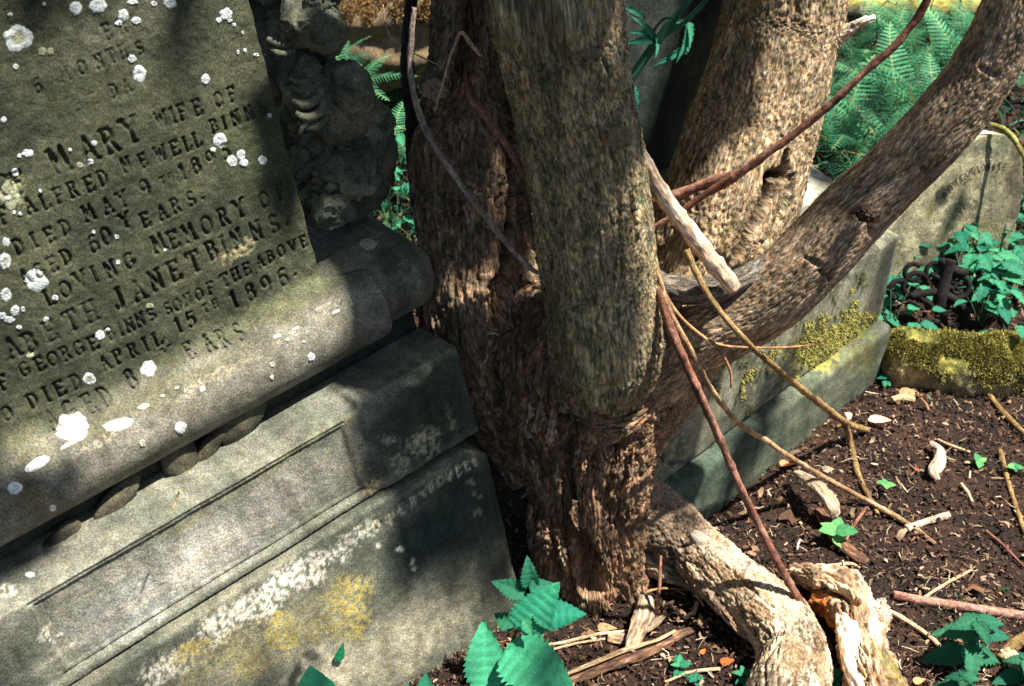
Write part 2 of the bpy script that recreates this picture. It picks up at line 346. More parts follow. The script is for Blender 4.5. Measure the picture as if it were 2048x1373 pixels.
# (characters, their centres in the photograph, height of a capital in pixels, how much is left of it)
TXT = [
 ('AGED', [(100, 838), (136, 820), (175, 805), (206, 791)], 34, 1), ('83', [(259, 757), (300, 738)], 36, 1),
 ('YEARS.', [(336, 709), (376, 700), (412, 684), (440, 674), (472, 661), (497, 651)], 30, 1),
 ('O', [(14, 829)], 30, 1), ('DIED', [(66, 803), (93, 791), (121, 778), (152, 765)], 32, 1), ('APRIL', [(210, 728), (238, 714), (267, 702), (291, 691), (317, 679)], 30, 1),
 ('15', [(357, 652), (383, 640)], 32, 1), ('TH', [(412, 618), (431, 609)], 18, 1), ('1896.', [(468, 600), (502, 586), (533, 571), (566, 556), (592, 549)], 36, 1),
 ('F', [(7, 766)], 30, 1), ('GEORGE', [(49, 740), (81, 729), (106, 719), (132, 708), (158, 698), (187, 688)], 30, 1), ('BINNS', [(222, 668), (241, 660), (260, 652), (281, 641), (304, 630)], 27, 1),
 ('SON', [(337, 618), (355, 611), (375, 601)], 25, 1), ('OF', [(399, 590), (422, 577)], 25, 1), ('THE', [(450, 561), (472, 550), (495, 539)], 26, 1), ('ABOVE', [(521, 525), (542, 514), (563, 503), (586, 494), (608, 484)], 24, 1),
 ('ABETH', [(24, 697), (61, 686), (101, 663), (142, 643), (180, 625)], 42, 1), ('JANET', [(238, 598), (276, 583), (312, 562), (350, 543), (388, 525)], 42, 1),
 ('BINNS.', [(425, 502), (447, 492), (474, 480), (512, 463), (549, 449), (577, 446)], 38, 1),
 ('LOVING', [(100, 596), (131, 580), (161, 560), (189, 550), (221, 540), (259, 523)], 33, .9), ('MEMORY', [(317, 488), (348, 480), (378, 468), (414, 452), (448, 435), (479, 418)], 36, 1), ('OF', [(529, 401), (562, 383)], 33, 1),
 ('AGED', [(50, 555), (78, 543), (106, 530), (133, 515)], 31, .9), ('60', [(187, 489), (213, 474)], 36, 1), ('YEARS.', [(250, 442), (292, 441), (325, 426), (352, 412), (383, 399), (408, 396)], 30, 1),
 ('DIED', [(38, 494), (68, 482), (100, 471), (131, 456)], 31, 1), ('MAY', [(177, 427), (215, 413), (245, 400)], 32, 1), ('9', [(290, 378)], 36, 1), ('TH', [(325, 362), (341, 354)], 15, .7), ('1895', [(365, 345), (393, 333), (422, 319), (452, 305)], 33, 1),
 ('F', [(8, 432)], 34, 1), ('ALFRED', [(59, 412), (92, 404), (118, 392), (146, 380), (180, 369), (206, 357)], 32, 1), ('NEWELL', [(252, 331), (287, 322), (321, 308), (351, 297), (376, 288), (396, 280)], 30, .95), ('BINNS', [(429, 253), (449, 247), (472, 237), (498, 227), (526, 216)], 28, 1),
 ('OF', [(8, 372), (38, 366)], 45, .6), ('MARY', [(118, 322), (176, 300), (220, 282), (262, 262)], 52, 1), ('WIFE', [(322, 240), (346, 232), (366, 225), (396, 216)], 32, .8), ('OF', [(438, 200), (465, 189)], 30, 1),
 ('BE', [(157, 210), (187, 199)], 24, .75), ('DAY', [(228, 183), (253, 173), (276, 163)], 28, .6),
 ('6', [(75, 173)], 30, .7), ('MONTHS', [(128, 150), (164, 136), (198, 124), (222, 113), (246, 105), (280, 97)], 28, .75),
 ('ER', [(215, 64), (245, 54)], 32, .8), ('EL', [(20, 34), (54, 20)], 30, .6),
]
def letters_depth(S, Hh, items, yplane, erode=1.):
    D = np.zeros_like(S); s_ax = S[0]; 
    for word, cs, cap, k in items:
        for ch, (px, py) in zip(word, cs):
            if ch not in G: continue
            s0, h0 = mpix(px, py, yplane); s1, h1 = mpix(px, py+10, yplane)
            cap_m = cap*np.hypot(s1-s0, h1-h0)/10*.95; wd = cap_m*.80
            m = (np.abs(S-s0) < cap_m*.85) & (np.abs(Hh-h0) < cap_m*.85); idx = np.nonzero(m)
            if not len(idx[0]): continue
            x = (S[idx]-s0)/wd+.4; y = (Hh[idx]-h0)/cap_m+.5
            if ch == '.': y = (Hh[idx]-h0)/cap_m+.1
            best = np.full(x.shape, 9.)
            for st in G[ch]:
                for (ax, ay), (bx, by) in zip(st[:-1], st[1:]):
                    dx, dy = bx-ax, by-ay; t = np.clip(((x-ax)*dx+(y-ay)*dy)/(dx*dx+dy*dy+1e-9), 0, 1)
                    vert = abs(dy)/(abs(dx)+abs(dy)+1e-6); wdt = .085+.035*vert
                    best = np.minimum(best, np.hypot(x-ax-t*dx, y-ay-t*dy)/wdt)
            g = 1-sstep(.35, 1.25, best)
            D[idx] = np.maximum(D[idx], g*k*min(1, cap_m/.016))
    return D
YT = .105
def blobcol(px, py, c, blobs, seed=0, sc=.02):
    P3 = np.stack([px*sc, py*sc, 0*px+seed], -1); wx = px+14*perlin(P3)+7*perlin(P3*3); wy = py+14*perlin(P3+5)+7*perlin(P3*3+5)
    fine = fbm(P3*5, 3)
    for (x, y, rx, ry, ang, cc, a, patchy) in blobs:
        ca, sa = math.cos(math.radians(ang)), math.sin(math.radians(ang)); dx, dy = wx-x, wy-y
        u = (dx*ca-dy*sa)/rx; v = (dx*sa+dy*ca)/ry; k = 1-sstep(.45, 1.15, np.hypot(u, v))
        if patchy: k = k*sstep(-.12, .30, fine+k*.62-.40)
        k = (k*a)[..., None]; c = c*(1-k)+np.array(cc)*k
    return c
def pixof(W): v = W-CV; d = v@WV; return 1024+F*(v@RV)/d, 686.5-F*(v@UV)/d
monument = thing('inscribed_monument', 'tilted grey stone monument with carved inscription and rolled lower edge left of the tree', 'gravestone', MO)

def surface(name, S, Yy, Hh, base, blobs, parent, grain=.0006, mat='stone', seed=0, wfun=mw, low=.002, cm=None):
    W0 = (MO if wfun is mw else NO)
    ax = (MX, MY, MZ) if wfun is mw else (NX, NY, NZ)
    W = W0+S[..., None]*ax[0]+Yy[..., None]*ax[1]+Hh[..., None]*ax[2]
    du = np.gradient(W, axis=1); dv = np.gradient(W, axis=0); n = np.cross(du, dv); n /= np.maximum(np.linalg.norm(n, axis=-1), 1e-9)[..., None]
    W = W+n*(low*fbm(W*14+seed, 3)+grain*fbm(W*190+seed, 2))[..., None]
    px, py = pixof(W); k = sstep(-.6, .6, fbm(W*11+seed+3, 3))[..., None]
    c = np.array(base[0])*(1-k)+np.array(base[1])*k; c = blobcol(px, py, c, blobs, seed); c = c*(1+.26*perlin(np.stack([S*42+seed, 0*S, Hh*3.5], -1))+.16*perlin(np.stack([S*120+seed, 0*S, Hh*9], -1)))[..., None]
    if cm is not None: q = (cm*.95)[..., None]; c = c*(1-q)+np.array([.50, .48, .37])*q
    return mesh(name, W.reshape(-1, 3), gridfaces(W.shape[1], W.shape[0]), M[mat], parent, c.reshape(-1, 3))

GREYL = (.60, .60, .53); YEL = (.36, .29, .055); DKT = (.020, .034, .030); PALE = (.33, .32, .24)
# --- base block: front face (with the mason's name) and top ledge as one closed profile swept along the stone
def sweep_block(name, prof, s0, s1, ds, base, blobs, parent, res=.004, seed=0, extra=None, endr=0., wfun=mw, mat='stone', low=.002, rnd=2):
    prof = np.array(prof, float); seg = np.linalg.norm(np.diff(prof, axis=0), axis=1); q = np.concatenate([[0], np.cumsum(seg)])
    n = int(q[-1]/res); t = np.linspace(0, q[-1], n); y = np.interp(t, q, prof[:, 0]); h = np.interp(t, q, prof[:, 1])
    for _ in range(rnd):                               # worn arrises
        y[1:-1] = (y[:-2]+2*y[1:-1]+y[2:])/4; h[1:-1] = (h[:-2]+2*h[1:-1]+h[2:])/4
    s = np.arange(s0, s1+ds*.5, ds)
    S, Yy = np.meshgrid(s, y); _, Hh = np.meshgrid(s, h)
    # rounded ends: the last centimetres shrink toward the profile's middle
    if endr:
        cy, ch = y.mean(), h.mean()
        for side, e in ((-1, s0), (1, s1)):
            k = np.clip(1-np.abs(S-e)/endr, 0, 1); k = 1-np.sqrt(np.maximum(0, 1-k*k)); inset = endr*k
            dy, dh = cy-Yy, ch-Hh; L = np.hypot(dy, dh)+1e-6; Yy = Yy+dy/L*inset*.7; Hh = Hh+dh/L*inset*.7
    if extra is not None: Yy, Hh = extra(S, Yy, Hh)
    # flat end caps, drawn in to a line
    def cap(col): 
        out = []
        for f in (.33, .66, 1.): out.append((S[:, col], Yy[:, col]*(1-f)+Yy[:, col].mean()*f, Hh[:, col]*(1-f)+Hh[:, col].mean()*f))
        return out
    L = cap(0)[::-1]; Rr = cap(-1)
    S = np.column_stack([a[0] for a in L]+[S]+[a[0] for a in Rr]); Yy = np.column_stack([a[1] for a in L]+[Yy]+[a[1] for a in Rr]); Hh = np.column_stack([a[2] for a in L]+[Hh]+[a[2] for a in Rr])
    cm = None
    if extra is mason: cm = np.pad(mason.d, ((0, 0), (3, 3)))
    return surface(name, S, Yy, Hh, base, blobs, parent, seed=seed, wfun=wfun, mat=mat, low=low, cm=cm)

MASON = [('ROPER', [(722, 1057), (752, 1051), (785, 1035), (806, 1018), (826, 1003)], 22, 1), ('&', [(848, 988)], 17, 1), ('BOWLES', [(864, 973), (882, 961), (899, 952), (919, 942), (934, 932), (949, 918)], 20, 1)]
def mason(S, Yy, Hh):
    d = letters_depth(S, Hh, MASON, 0.)*(Yy < .01); mason.d = d
    # broken right-hand corner
    cr = np.clip((S-.125)/.05, 0, 1)*np.clip((Hh-.27)/.07, 0, 1); Hh = Hh-cr*.035
    return Yy+d*.0035, Hh
base_blobs = [
 (930, 1010, 130, 85, 33, DKT, .9, 0), (850, 1075, 95, 60, 33, DKT, .92, 0), (1010, 960, 60, 90, 10, (.03, .04, .03), .8, 0), (780, 1120, 60, 45, 20, DKT, .5, 0),  # dark patches put both algae and shade into the colour
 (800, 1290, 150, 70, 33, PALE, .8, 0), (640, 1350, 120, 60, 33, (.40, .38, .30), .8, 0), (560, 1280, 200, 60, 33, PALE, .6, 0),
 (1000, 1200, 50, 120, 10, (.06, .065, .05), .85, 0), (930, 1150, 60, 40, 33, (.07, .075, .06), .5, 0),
 (700, 1085, 75, 22, 33, GREYL, .55, 1), (620, 1140, 85, 34, 33, GREYL, .95, 1), (520, 1205, 85, 42, 33, GREYL, 1, 1), (430, 1262, 80, 36, 33, GREYL, 1, 1), (340, 1335, 80, 34, 33, GREYL, 1, 1), (560, 1165, 60, 30, 33, (.72, .72, .66), .9, 1), (440, 1240, 60, 22, 33, (.7, .7, .6), .9, 1),
 (380, 1300, 70, 22, 33, YEL, .85, 1), (560, 1262, 50, 62, 33, YEL, .75, 1), (690, 1190, 70, 50, 33, YEL, .75, 1), (700, 1245, 60, 40, 33, YEL, .55, 1), (500, 1330, 60, 40, 33, YEL, .5, 1), (640, 1260, 50, 40, 33, (.2, .16, .03), .6, 1),
 (640, 1230, 150, 70, 33, (.24, .22, .10), .45, 1), (430, 1310, 150, 40, 33, (.30, .27, .12), .5, 1), (625, 1322, 22, 20, 0, (.03, .035, .03), .9, 0), (590, 1360, 20, 30, 0, (.02, .025, .02), .95, 0),
 (860, 955, 70, 8, 33, PALE, .4, 0), (970, 870, 30, 10, 33, PALE, .6, 0),
 (757, 1088, 6, 6, 0, GREYL, 1, 0), (800, 1098, 6, 5, 0, GREYL, .8, 0), (819, 1123, 7, 6, 0, GREYL, 1, 0), (825, 1135, 5, 5, 0, GREYL, 1, 0),
 (948, 968, 12, 10, 0, (.25, .24, .17), .8, 1), (960, 990, 14, 12, 0, (.25, .24, .17), .8, 1), (955, 1020, 10, 12, 0, (.25, .24, .17), .7, 1),
]
letpx = [c for w, cs, cap, k in MASON for c in cs]
for (x, y) in letpx: base_blobs.append((x, y, 11, 9, 33, (.30, .29, .22), .75, 1))
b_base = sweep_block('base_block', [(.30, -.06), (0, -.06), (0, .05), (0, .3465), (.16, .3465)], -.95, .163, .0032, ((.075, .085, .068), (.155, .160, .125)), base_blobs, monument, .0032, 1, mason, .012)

# --- plinth: splayed top, sunk panel, plain pilaster at its right-hand end
def panelize(S, Yy, Hh):
    # right-hand pilaster: the splay is replaced by a square shoulder
    p = sstep(-.012, -.004, S)
    front = (Yy < .125) & (Hh > .4)
    shoulder = np.where(front & (Hh > .484), 1., 0.)*p
    Hs = np.where(Yy < .022, Hh, np.maximum(Hh, .500-(.5-Hh)*.05)); Hh = Hh*(1-shoulder)+Hs*shoulder
    Yy = Yy-.004*p*(Yy < .03)
    # sunk panel
    inp = sstep(-.482, -.478, S)*(1-sstep(-.040, -.036, S))*sstep(.368, .371, Hh)*(1-sstep(.476, .479, Hh))*(Yy < .03)
    g = (np.exp(-((Hh-.3655)/.0022)**2)+.8*np.exp(-((Hh-.4815)/.0020)**2))*(S < -.034)*(S > -.486)*(Yy < .034)
    return Yy+.0045*inp+.005*g, Hh
KH = (.115, .12, .075)
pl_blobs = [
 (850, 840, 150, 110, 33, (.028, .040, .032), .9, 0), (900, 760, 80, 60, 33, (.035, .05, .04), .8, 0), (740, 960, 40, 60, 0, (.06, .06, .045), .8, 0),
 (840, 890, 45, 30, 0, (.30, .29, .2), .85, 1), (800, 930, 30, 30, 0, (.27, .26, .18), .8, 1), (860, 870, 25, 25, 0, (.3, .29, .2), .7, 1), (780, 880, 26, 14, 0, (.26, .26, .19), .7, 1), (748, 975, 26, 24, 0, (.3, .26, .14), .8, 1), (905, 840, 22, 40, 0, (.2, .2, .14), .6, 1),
 (400, 1110, 330, 80, 33, (.27, .275, .245), .6, 0), (430, 1100, 110, 60, 33, (.42, .42, .38), .8, 0), (380, 1150, 60, 30, 33, (.5, .5, .45), .7, 1), (250, 1220, 130, 60, 33, (.24, .26, .25), .6, 0), (560, 1000, 80, 60, 33, (.27, .27, .24), .6, 0),
 (55, 1290, 40, 120, -25, (.09, .10, .08), .8, 0), (30, 1150, 60, 40, 33, (.05, .055, .05), .6, 0), (20, 1185, 25, 15, 0, GREYL, .7, 1),
 (85, 1265, 20, 20, 0, GREYL, .8, 1), (110, 1280, 14, 12, 0, GREYL, .8, 1), (140, 1292, 12, 10, 0, GREYL, .8, 1), (100, 1245, 12, 8, 0, GREYL, .6, 1),
 (700, 900, 20, 90, 0, (.12, .11, .09), .6, 0), (850, 740, 90, 16, 33, (.26, .26, .17), .7, 0), (500, 960, 300, 10, 33, (.16, .165, .10), .7, 0),
 (320, 1175, 380, 16, 33, (.33, .31, .27), .5, 0), (1000, 900, 20, 60, 0, DKT, .6, 0),
]
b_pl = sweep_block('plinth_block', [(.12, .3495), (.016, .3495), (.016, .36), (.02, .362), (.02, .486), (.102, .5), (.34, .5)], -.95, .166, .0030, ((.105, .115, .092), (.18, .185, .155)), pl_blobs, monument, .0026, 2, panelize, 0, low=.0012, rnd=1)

# --- inscribed tablet running down into a rolled lower edge
def tablet():
    yc, hc, r = .120, .580, .060; pr = []
    for a in np.linspace(-60, 150, 60): ra = math.radians(a); pr.append((yc-r*math.sin(ra), hc-r*math.cos(ra)))
    pr = [p for p in pr if not (p[0] > YT-.0005 and p[1] > hc)]
    pr = [(.20, .535)]+pr+[(YT, .650), (YT, 1.22)]
    pr = np.array(pr); seg = np.linalg.norm(np.diff(pr, axis=0), axis=1); q = np.concatenate([[0], np.cumsum(seg)]); n = int(q[-1]/.00145)
    t = np.linspace(0, q[-1], n); y = np.interp(t, q, pr[:, 0]); h = np.interp(t, q, pr[:, 1])
    for _ in range(60): y[1:-1] = (y[:-2]+2*y[1:-1]+y[2:])/4; h[1:-1] = (h[:-2]+2*h[1:-1]+h[2:])/4
    s = np.concatenate([np.arange(-.95, -.60, .006), np.arange(-.60, .1005, .00145)])
    S, Yy = np.meshgrid(s, y); _, Hh = np.meshgrid(s, h)
    edge = .050-.018*np.clip((1.03-Hh)/.38, 0, 1.1)+.0018*perlin(np.stack([Hh*30, 0*Hh, 0*Hh], -1))
    kk = sstep(.634, .650, Hh); edge = edge*kk+.104*(1-kk); S = np.where(S > edge-.012, np.minimum(S, edge)*1., S)
    D = letters_depth(S, Hh, TXT, YT)
    P3 = np.stack([S, Yy, Hh], -1); wear = np.clip(.8+.7*fbm(P3*30, 2), .3, 1.1)*(1-.35*sstep(.9, 1.05, Hh))
    Yy = Yy+D*wear*.0052+.0010*fbm(P3*60, 3)*sstep(.62, .66, Hh)
    px, py = pixof(MO+S[..., None]*MX+Yy[..., None]*MY+Hh[..., None]*MZ)
    n1 = sstep(-.6, .6, fbm(P3*9+2, 3))[..., None]; c = np.array([.033, .040, .026])*(1-n1)+np.array([.060, .066, .040])*n1
    roll = (1-sstep(.615, .655, Hh+.012*fbm(P3*22, 2)))[..., None]; rc = np.array([.150, .148, .122])+.05*fbm(P3*30+8, 2)[..., None]; c = c*(1-roll)+rc*roll
    tb = [(560, 610, 190, 30, 28, (.12, .13, .075), .7, 0), (300, 800, 260, 24, 28, (.11, .11, .066), .6, 0), (480, 500, 45, 22, 25, (.30, .28, .17), .8, 1), (455, 520, 30, 20, 25, (.25, .23, .14), .6, 1),
      (250, 50, 260, 60, 24, (.095, .10, .072), .6, 0), (40, 380, 26, 40, 0, (.22, .23, .12), .5, 1), (60, 900, 60, 60, 20, (.13, .13, .08), .5, 0), (500, 300, 100, 120, 20, (.048, .060, .030), .6, 0),
      (60, 1000, 60, 40, 0, (.18, .15, .07), .6, 0), (420, 760, 120, 14, 28, (.33, .29, .22), .5, 1), (650, 620, 60, 16, 30, (.30, .29, .25), .6, 1), (200, 880, 90, 14, 30, (.36, .33, .27), .5, 1)]
    c = blobcol(px, py, c, tb, 4); dk = (D*wear)[..., None]; c = c*(1-dk*.25)
    c[:, 0] = c[:, 1]; Yy[:, 0] = np.maximum(Yy[:, 1], .16)      # left end turned back
    # edge return of the tablet on its right-hand side
    for k, dy in enumerate((.02, .06)):
        S = np.column_stack([S, S[:, -1]+.0015]); Yy = np.column_stack([Yy, np.maximum(Yy[:, -1-k], Yy[:, -1-k]+dy)]); Hh = np.column_stack([Hh, Hh[:, -1]]); c = np.concatenate([c, c[:, -1:]*.9], 1)
    W = MO+S[..., None]*MX+Yy[..., None]*MY+Hh[..., None]*MZ
    return mesh('inscribed_tablet', W, gridfaces(W.shape[1], W.shape[0]), M['stone'], monument, c.reshape(-1, 3), label='flat inscribed tablet with a rolled lower edge')
b_tab = tablet()
# the roll's plain right-hand end, standing out past the tablet
def endext(S, Yy, Hh):
    cut = np.clip((S-.165)/.03, 0, 1); Hh = Hh-cut*np.clip((Hh-.6)/.06, 0, 1)*.022; Yy = Yy+cut*np.clip((.1-Yy)/.04, 0, 1)*.02
    return Yy, Hh
b_end = sweep_block('roll_end', [(.26, .53), (.17, .525), (.120, .528), (.088, .545), (.068, .575), (.068, .605), (.092, .632), (.118, .648), (.25, .676), (.34, .676)], .0335, .203, .0032,
   ((.095, .10, .08), (.155, .155, .125)), [(790, 520, 45, 40, 33, (.05, .06, .045), .8, 0), (760, 600, 90, 30, 33, (.10, .10, .085), .7, 0), (815, 560, 30, 40, 0, (.20, .20, .17), .6, 1), (720, 610, 30, 14, 0, (.42, .34, .22), .7, 1), (737, 488, 17, 11, 0, (.5, .5, .36), 1, 0), (700, 450, 70, 20, 20, (.11, .11, .09), .6, 0)], monument, .0032, 5, endext, .03, rnd=4)  # first dark patch paints the shadow band on the roll's end
# recess backing under the roll, near-black to paint its shade, with carved leaf lobes
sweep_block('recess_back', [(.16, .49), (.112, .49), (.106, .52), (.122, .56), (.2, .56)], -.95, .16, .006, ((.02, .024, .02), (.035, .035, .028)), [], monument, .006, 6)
def blob(name, cen, axes, rad, mat, parent, c1, c2, seed=0, nu=40, nv=26, disp=.1, sc=2.2, facet=0., power=1., label=None):
    u = np.linspace(0, 2*math.pi, nu, endpoint=False); v = np.linspace(0.02, math.pi-.02, nv); Uu, Vv = np.meshgrid(u, v)
    sg = lambda x: np.sign(x)*np.abs(x)**power
    L = np.stack([sg(np.sin(Vv))*sg(np.cos(Uu)), sg(np.sin(Vv))*sg(np.sin(Uu)), sg(np.cos(Vv))], -1)
    d = 1+disp*fbm(L*sc+seed*3.1, 3)
    if facet: d = d-facet*np.abs(perlin(L*sc*.8+seed+40))*1.5
    L = L*d[..., None]*rad; W = np.asarray(cen)+L[..., :1]*axes[0]+L[..., 1:2]*axes[1]+L[..., 2:]*axes[2]
    k = sstep(-.5, .5, fbm(W*25+seed, 3))[..., None]; c = np.array(c1)*(1-k)+np.array(c2)*k
    return mesh(name, W, gridfaces(nu, nv, True), mat, parent, c.reshape(-1, 3), label=label)
AX = (MX, MY, MZ)
for k, (px, py, w, hgt, a) in enumerate([(484, 842, .044, .026, 25), (362, 922, .024, .030, -12), (425, 888, .034, .012, 32), (235, 1005, .040, .016, 25), (120, 1085, .034, .013, 20)]):
    s, h = mpix(px, py, .092); ca, sa = math.cos(math.radians(a)), math.sin(math.radians(a))
    blob('carved_leaf', mw(s, .094, h+.002), (MX*ca+MZ*sa, MY, MZ*ca-MX*sa), np.array([w, .011, hgt]), M['stone'], monument, (.03, .03, .021), (.07, .068, .045), k+30, 44, 30, .10, 1.6, .0, .9)

# --- rockwork beside the tablet, with carved leaves and ribs
ROCK = ((.05, .062, .050), (.115, .12, .09))
def rock(name, pts, y0, depth, seed, nu=150, nv=110, parent=monument, base=ROCK, amp=.022):
    """outline traced on the plane y0; a faceted rounded face bulges in front of it"""
    sh = np.array([mpix(px, py, y0) for px, py in pts]); cen = sh.mean(0); ang = np.linspace(0, 2*math.pi, nu, endpoint=False)
    rel = sh-cen; pa = np.arctan2(rel[:, 1], rel[:, 0]); pr = np.hypot(rel[:, 0], rel[:, 1]); o = np.argsort(pa); pa, pr = pa[o], pr[o]
    R = np.interp(ang, np.concatenate([pa-2*math.pi, pa, pa+2*math.pi]), np.tile(pr, 3))
    rr = np.concatenate([np.linspace(0.001, 1, nv*2//3), np.linspace(1, .001, nv-nv*2//3)]); yy = np.sqrt(np.maximum(0, 1-rr**4.76)); yy[:nv*2//3] *= -1
    S = cen[0]+R[None, :]*rr[:, None]*np.cos(ang)[None, :]; Hh = cen[1]+R[None, :]*rr[:, None]*np.sin(ang)[None, :]; Yy = y0+(yy*depth)[:, None]+0*S
    P3 = np.stack([S, Yy, Hh], -1)
    cell = perlin(P3*13+seed)+.5*perlin(P3*27+seed+4); q = np.round(cell*3)/3                                # chipped facets
    d = amp*(1.5*q+.6*cell)+.007*fbm(P3*55+seed, 3)-.006*ridge(P3*22+seed, 2); nrmv = np.stack([rr[:, None]*np.cos(ang), yy[:, None]+0*S, rr[:, None]*np.sin(ang)], -1)
    P3 = P3+nrmv*d[..., None]; W = MO+P3[..., :1]*MX+P3[..., 1:2]*MY+P3[..., 2:]*MZ
    rp = np.random.default_rng(seed+50); C0 = MO+MX*cen[0]+MY*y0+MZ*cen[1]; ext = R.mean()
    for _ in range(26):                                   # broken flat faces
        a = rp.uniform(0, 6.28); f = rp.uniform(.1, 1.2); n_ = nrm(MX*math.cos(a)*f+MZ*math.sin(a)*f-MY*1.0); proj_ = (W-C0)@n_; mxp = proj_.max(); d_ = mxp-rp.uniform(.04, .22)*ext
        W = W-n_*np.maximum(0, proj_-d_)[..., None]*.6
    for _ in range(16):
        a = rp.uniform(0, 6.28); n_ = nrm(MX*math.cos(a)+MZ*math.sin(a)-MY*rp.uniform(0, .35)); proj_ = (W-C0)@n_; d_ = proj_.max()-rp.uniform(.06, .2)*ext
        W = W-n_*np.maximum(0, proj_-d_)[..., None]*.95
    W = W-MY*(.0060*fbm(W*60+seed, 3))[..., None]+MZ*(.003*perlin(W*70+seed))[..., None]
    k = sstep(-.5, .6, fbm(W*14+seed, 3))[..., None]; c = np.array(base[0])*(1-k)+np.array(base[1])*k; px, py = pixof(W)
    c = blobcol(px, py, c, [(700, 230, 60, 50, 0, (.20, .18, .13), .7, 0), (650, 180, 60, 50, 30, (.09, .09, .065), .6, 0)], seed)  # paler patch paints the lit top into the rock's colour
    return mesh(name, W, gridfaces(nu, len(rr), True), M['stone'], parent, c.reshape(-1, 3), smooth=False)
b_r1 = rock('rockwork', [(575, 125), (610, 95), (650, 92), (700, 140), (735, 185), (772, 205), (770, 300), (755, 385), (715, 420), (640, 452), (605, 440), (600, 380), (585, 300), (565, 220), (550, 160)], .20, .085, 3)
b_r2 = rock('rockwork', [(480, -60), (520, 20), (560, 90), (600, 118), (640, 60), (668, 0), (690, -60), (600, -160), (500, -160)], .22, .09, 9)
RB = [bvh_of(b_r1), bvh_of(b_r2)]
for k_, (pts_, y_, dp_) in enumerate([([(628, 100), (668, 100), (712, 150), (742, 192), (700, 232), (650, 205), (632, 150)], .165, .05), ([(690, 222), (735, 190), (774, 208), (770, 285), (735, 318), (700, 300)], .155, .05), ([(655, 310), (700, 296), (748, 322), (752, 388), (712, 424), (668, 405)], .150, .05), ([(600, 395), (650, 372), (690, 415), (650, 450), (608, 442)], .150, .04), ([(585, 120), (628, 108), (640, 165), (615, 200), (588, 175)], .150, .03), ([(600, 15), (655, -20), (672, 30), (640, 80), (606, 72)], .16, .05)]):
    b_ = rock('rock_piece', pts_, y_, dp_, 60+k_, 84, 66, base=((.055, .068, .055), (.15, .155, .12)), amp=.010); RBX = [bvh_of(b_)] if k_ == 0 else RBX+[bvh_of(b_)]
def crescent(px, py, y, rad, a0, a1, w, seed, tilt=0):
    hh = hit(px, py, RB); q = np.array(hh[0])-MO; s, y, h = q@MX, q@MY-.002, q@MZ; P = []
    for k, a in enumerate(np.linspace(a0, a1, 7)):
        ra = math.radians(a); p = mw(s+rad*1.25*math.cos(ra), y-.006*math.sin(math.pi*k/6), h+rad*math.sin(ra)); P.append((*p, w*(.35+.65*math.sin(math.pi*(k+.6)/7.2))))
    tube('carved_rib', P, .003, M['stone'], monument, lambda bc, th, q, r: .0012*fbm(bc*120+seed, 2), nu=12, pix=False, colf=barkcol((.06, .07, .055), (.12, .125, .095), seed=seed))
k = 0
for (px, py, y, rad, a0, a1, w) in [(600, 138, .118, .016, 200, 350, .006), (604, 155, .118, .018, 200, 350, .006), (607, 178, .118, .019, 205, 345, .007), (614, 205, .116, .018, 200, 345, .0065), (618, 222, .116, .020, 205, 345, .007), (640, 262, .114, .026, 20, 165, .006), (650, 285, .114, .030, 15, 160, .007), (655, 318, .114, .024, 200, 340, .006),
    (560, 55, .13, .02, 200, 330, .007), (565, 78, .13, .018, 190, 330, .006)]:
    crescent(px, py, y, rad, a0, a1, w, k); k += 1
for (px, py, w, hgt, a, seed) in [(598, 260, .012, .016, 20, 1), (608, 305, .012, .013, 40, 2), (600, 330, .012, .012, 0, 3), (612, 345, .014, .010, 20, 4), (655, 335, .030, .009, 22, 5), (672, 360, .034, .009, 22, 6), (640, 365, .02, .010, 20, 7), (690, 385, .014, .008, 25, 8), (612, 378, .010, .014, 70, 9), (618, 410, .012, .016, 60, 10), (560, 190, .012, .016, 30, 11), (575, 225, .012, .012, 10, 12), (585, 30, .018, .03, -30, 13), (540, 95, .012, .01, 10, 14)]:
    hh = hit(px, py, RB); q = (np.array(hh[0])-MO) if hh else np.array(mw(mpix(px, py, .12)[0], .12, mpix(px, py, .12)[1]))-MO; s, yq, h = q@MX, q@MY, q@MZ; ca, sa = math.cos(math.radians(a)), math.sin(math.radians(a))
    blob('carved_leaf', mw(s, yq, h), (MX*ca+MZ*sa, MY, MZ*ca-MX*sa), np.array([w, .010, hgt]), M['stone'], monument, (.06, .07, .055), (.14, .14, .10), seed, 28, 18, .35, 3.)
for o in (b_base, b_pl, b_tab, b_end, b_r1): bvh_of(o)
MONB = list(BVHS)

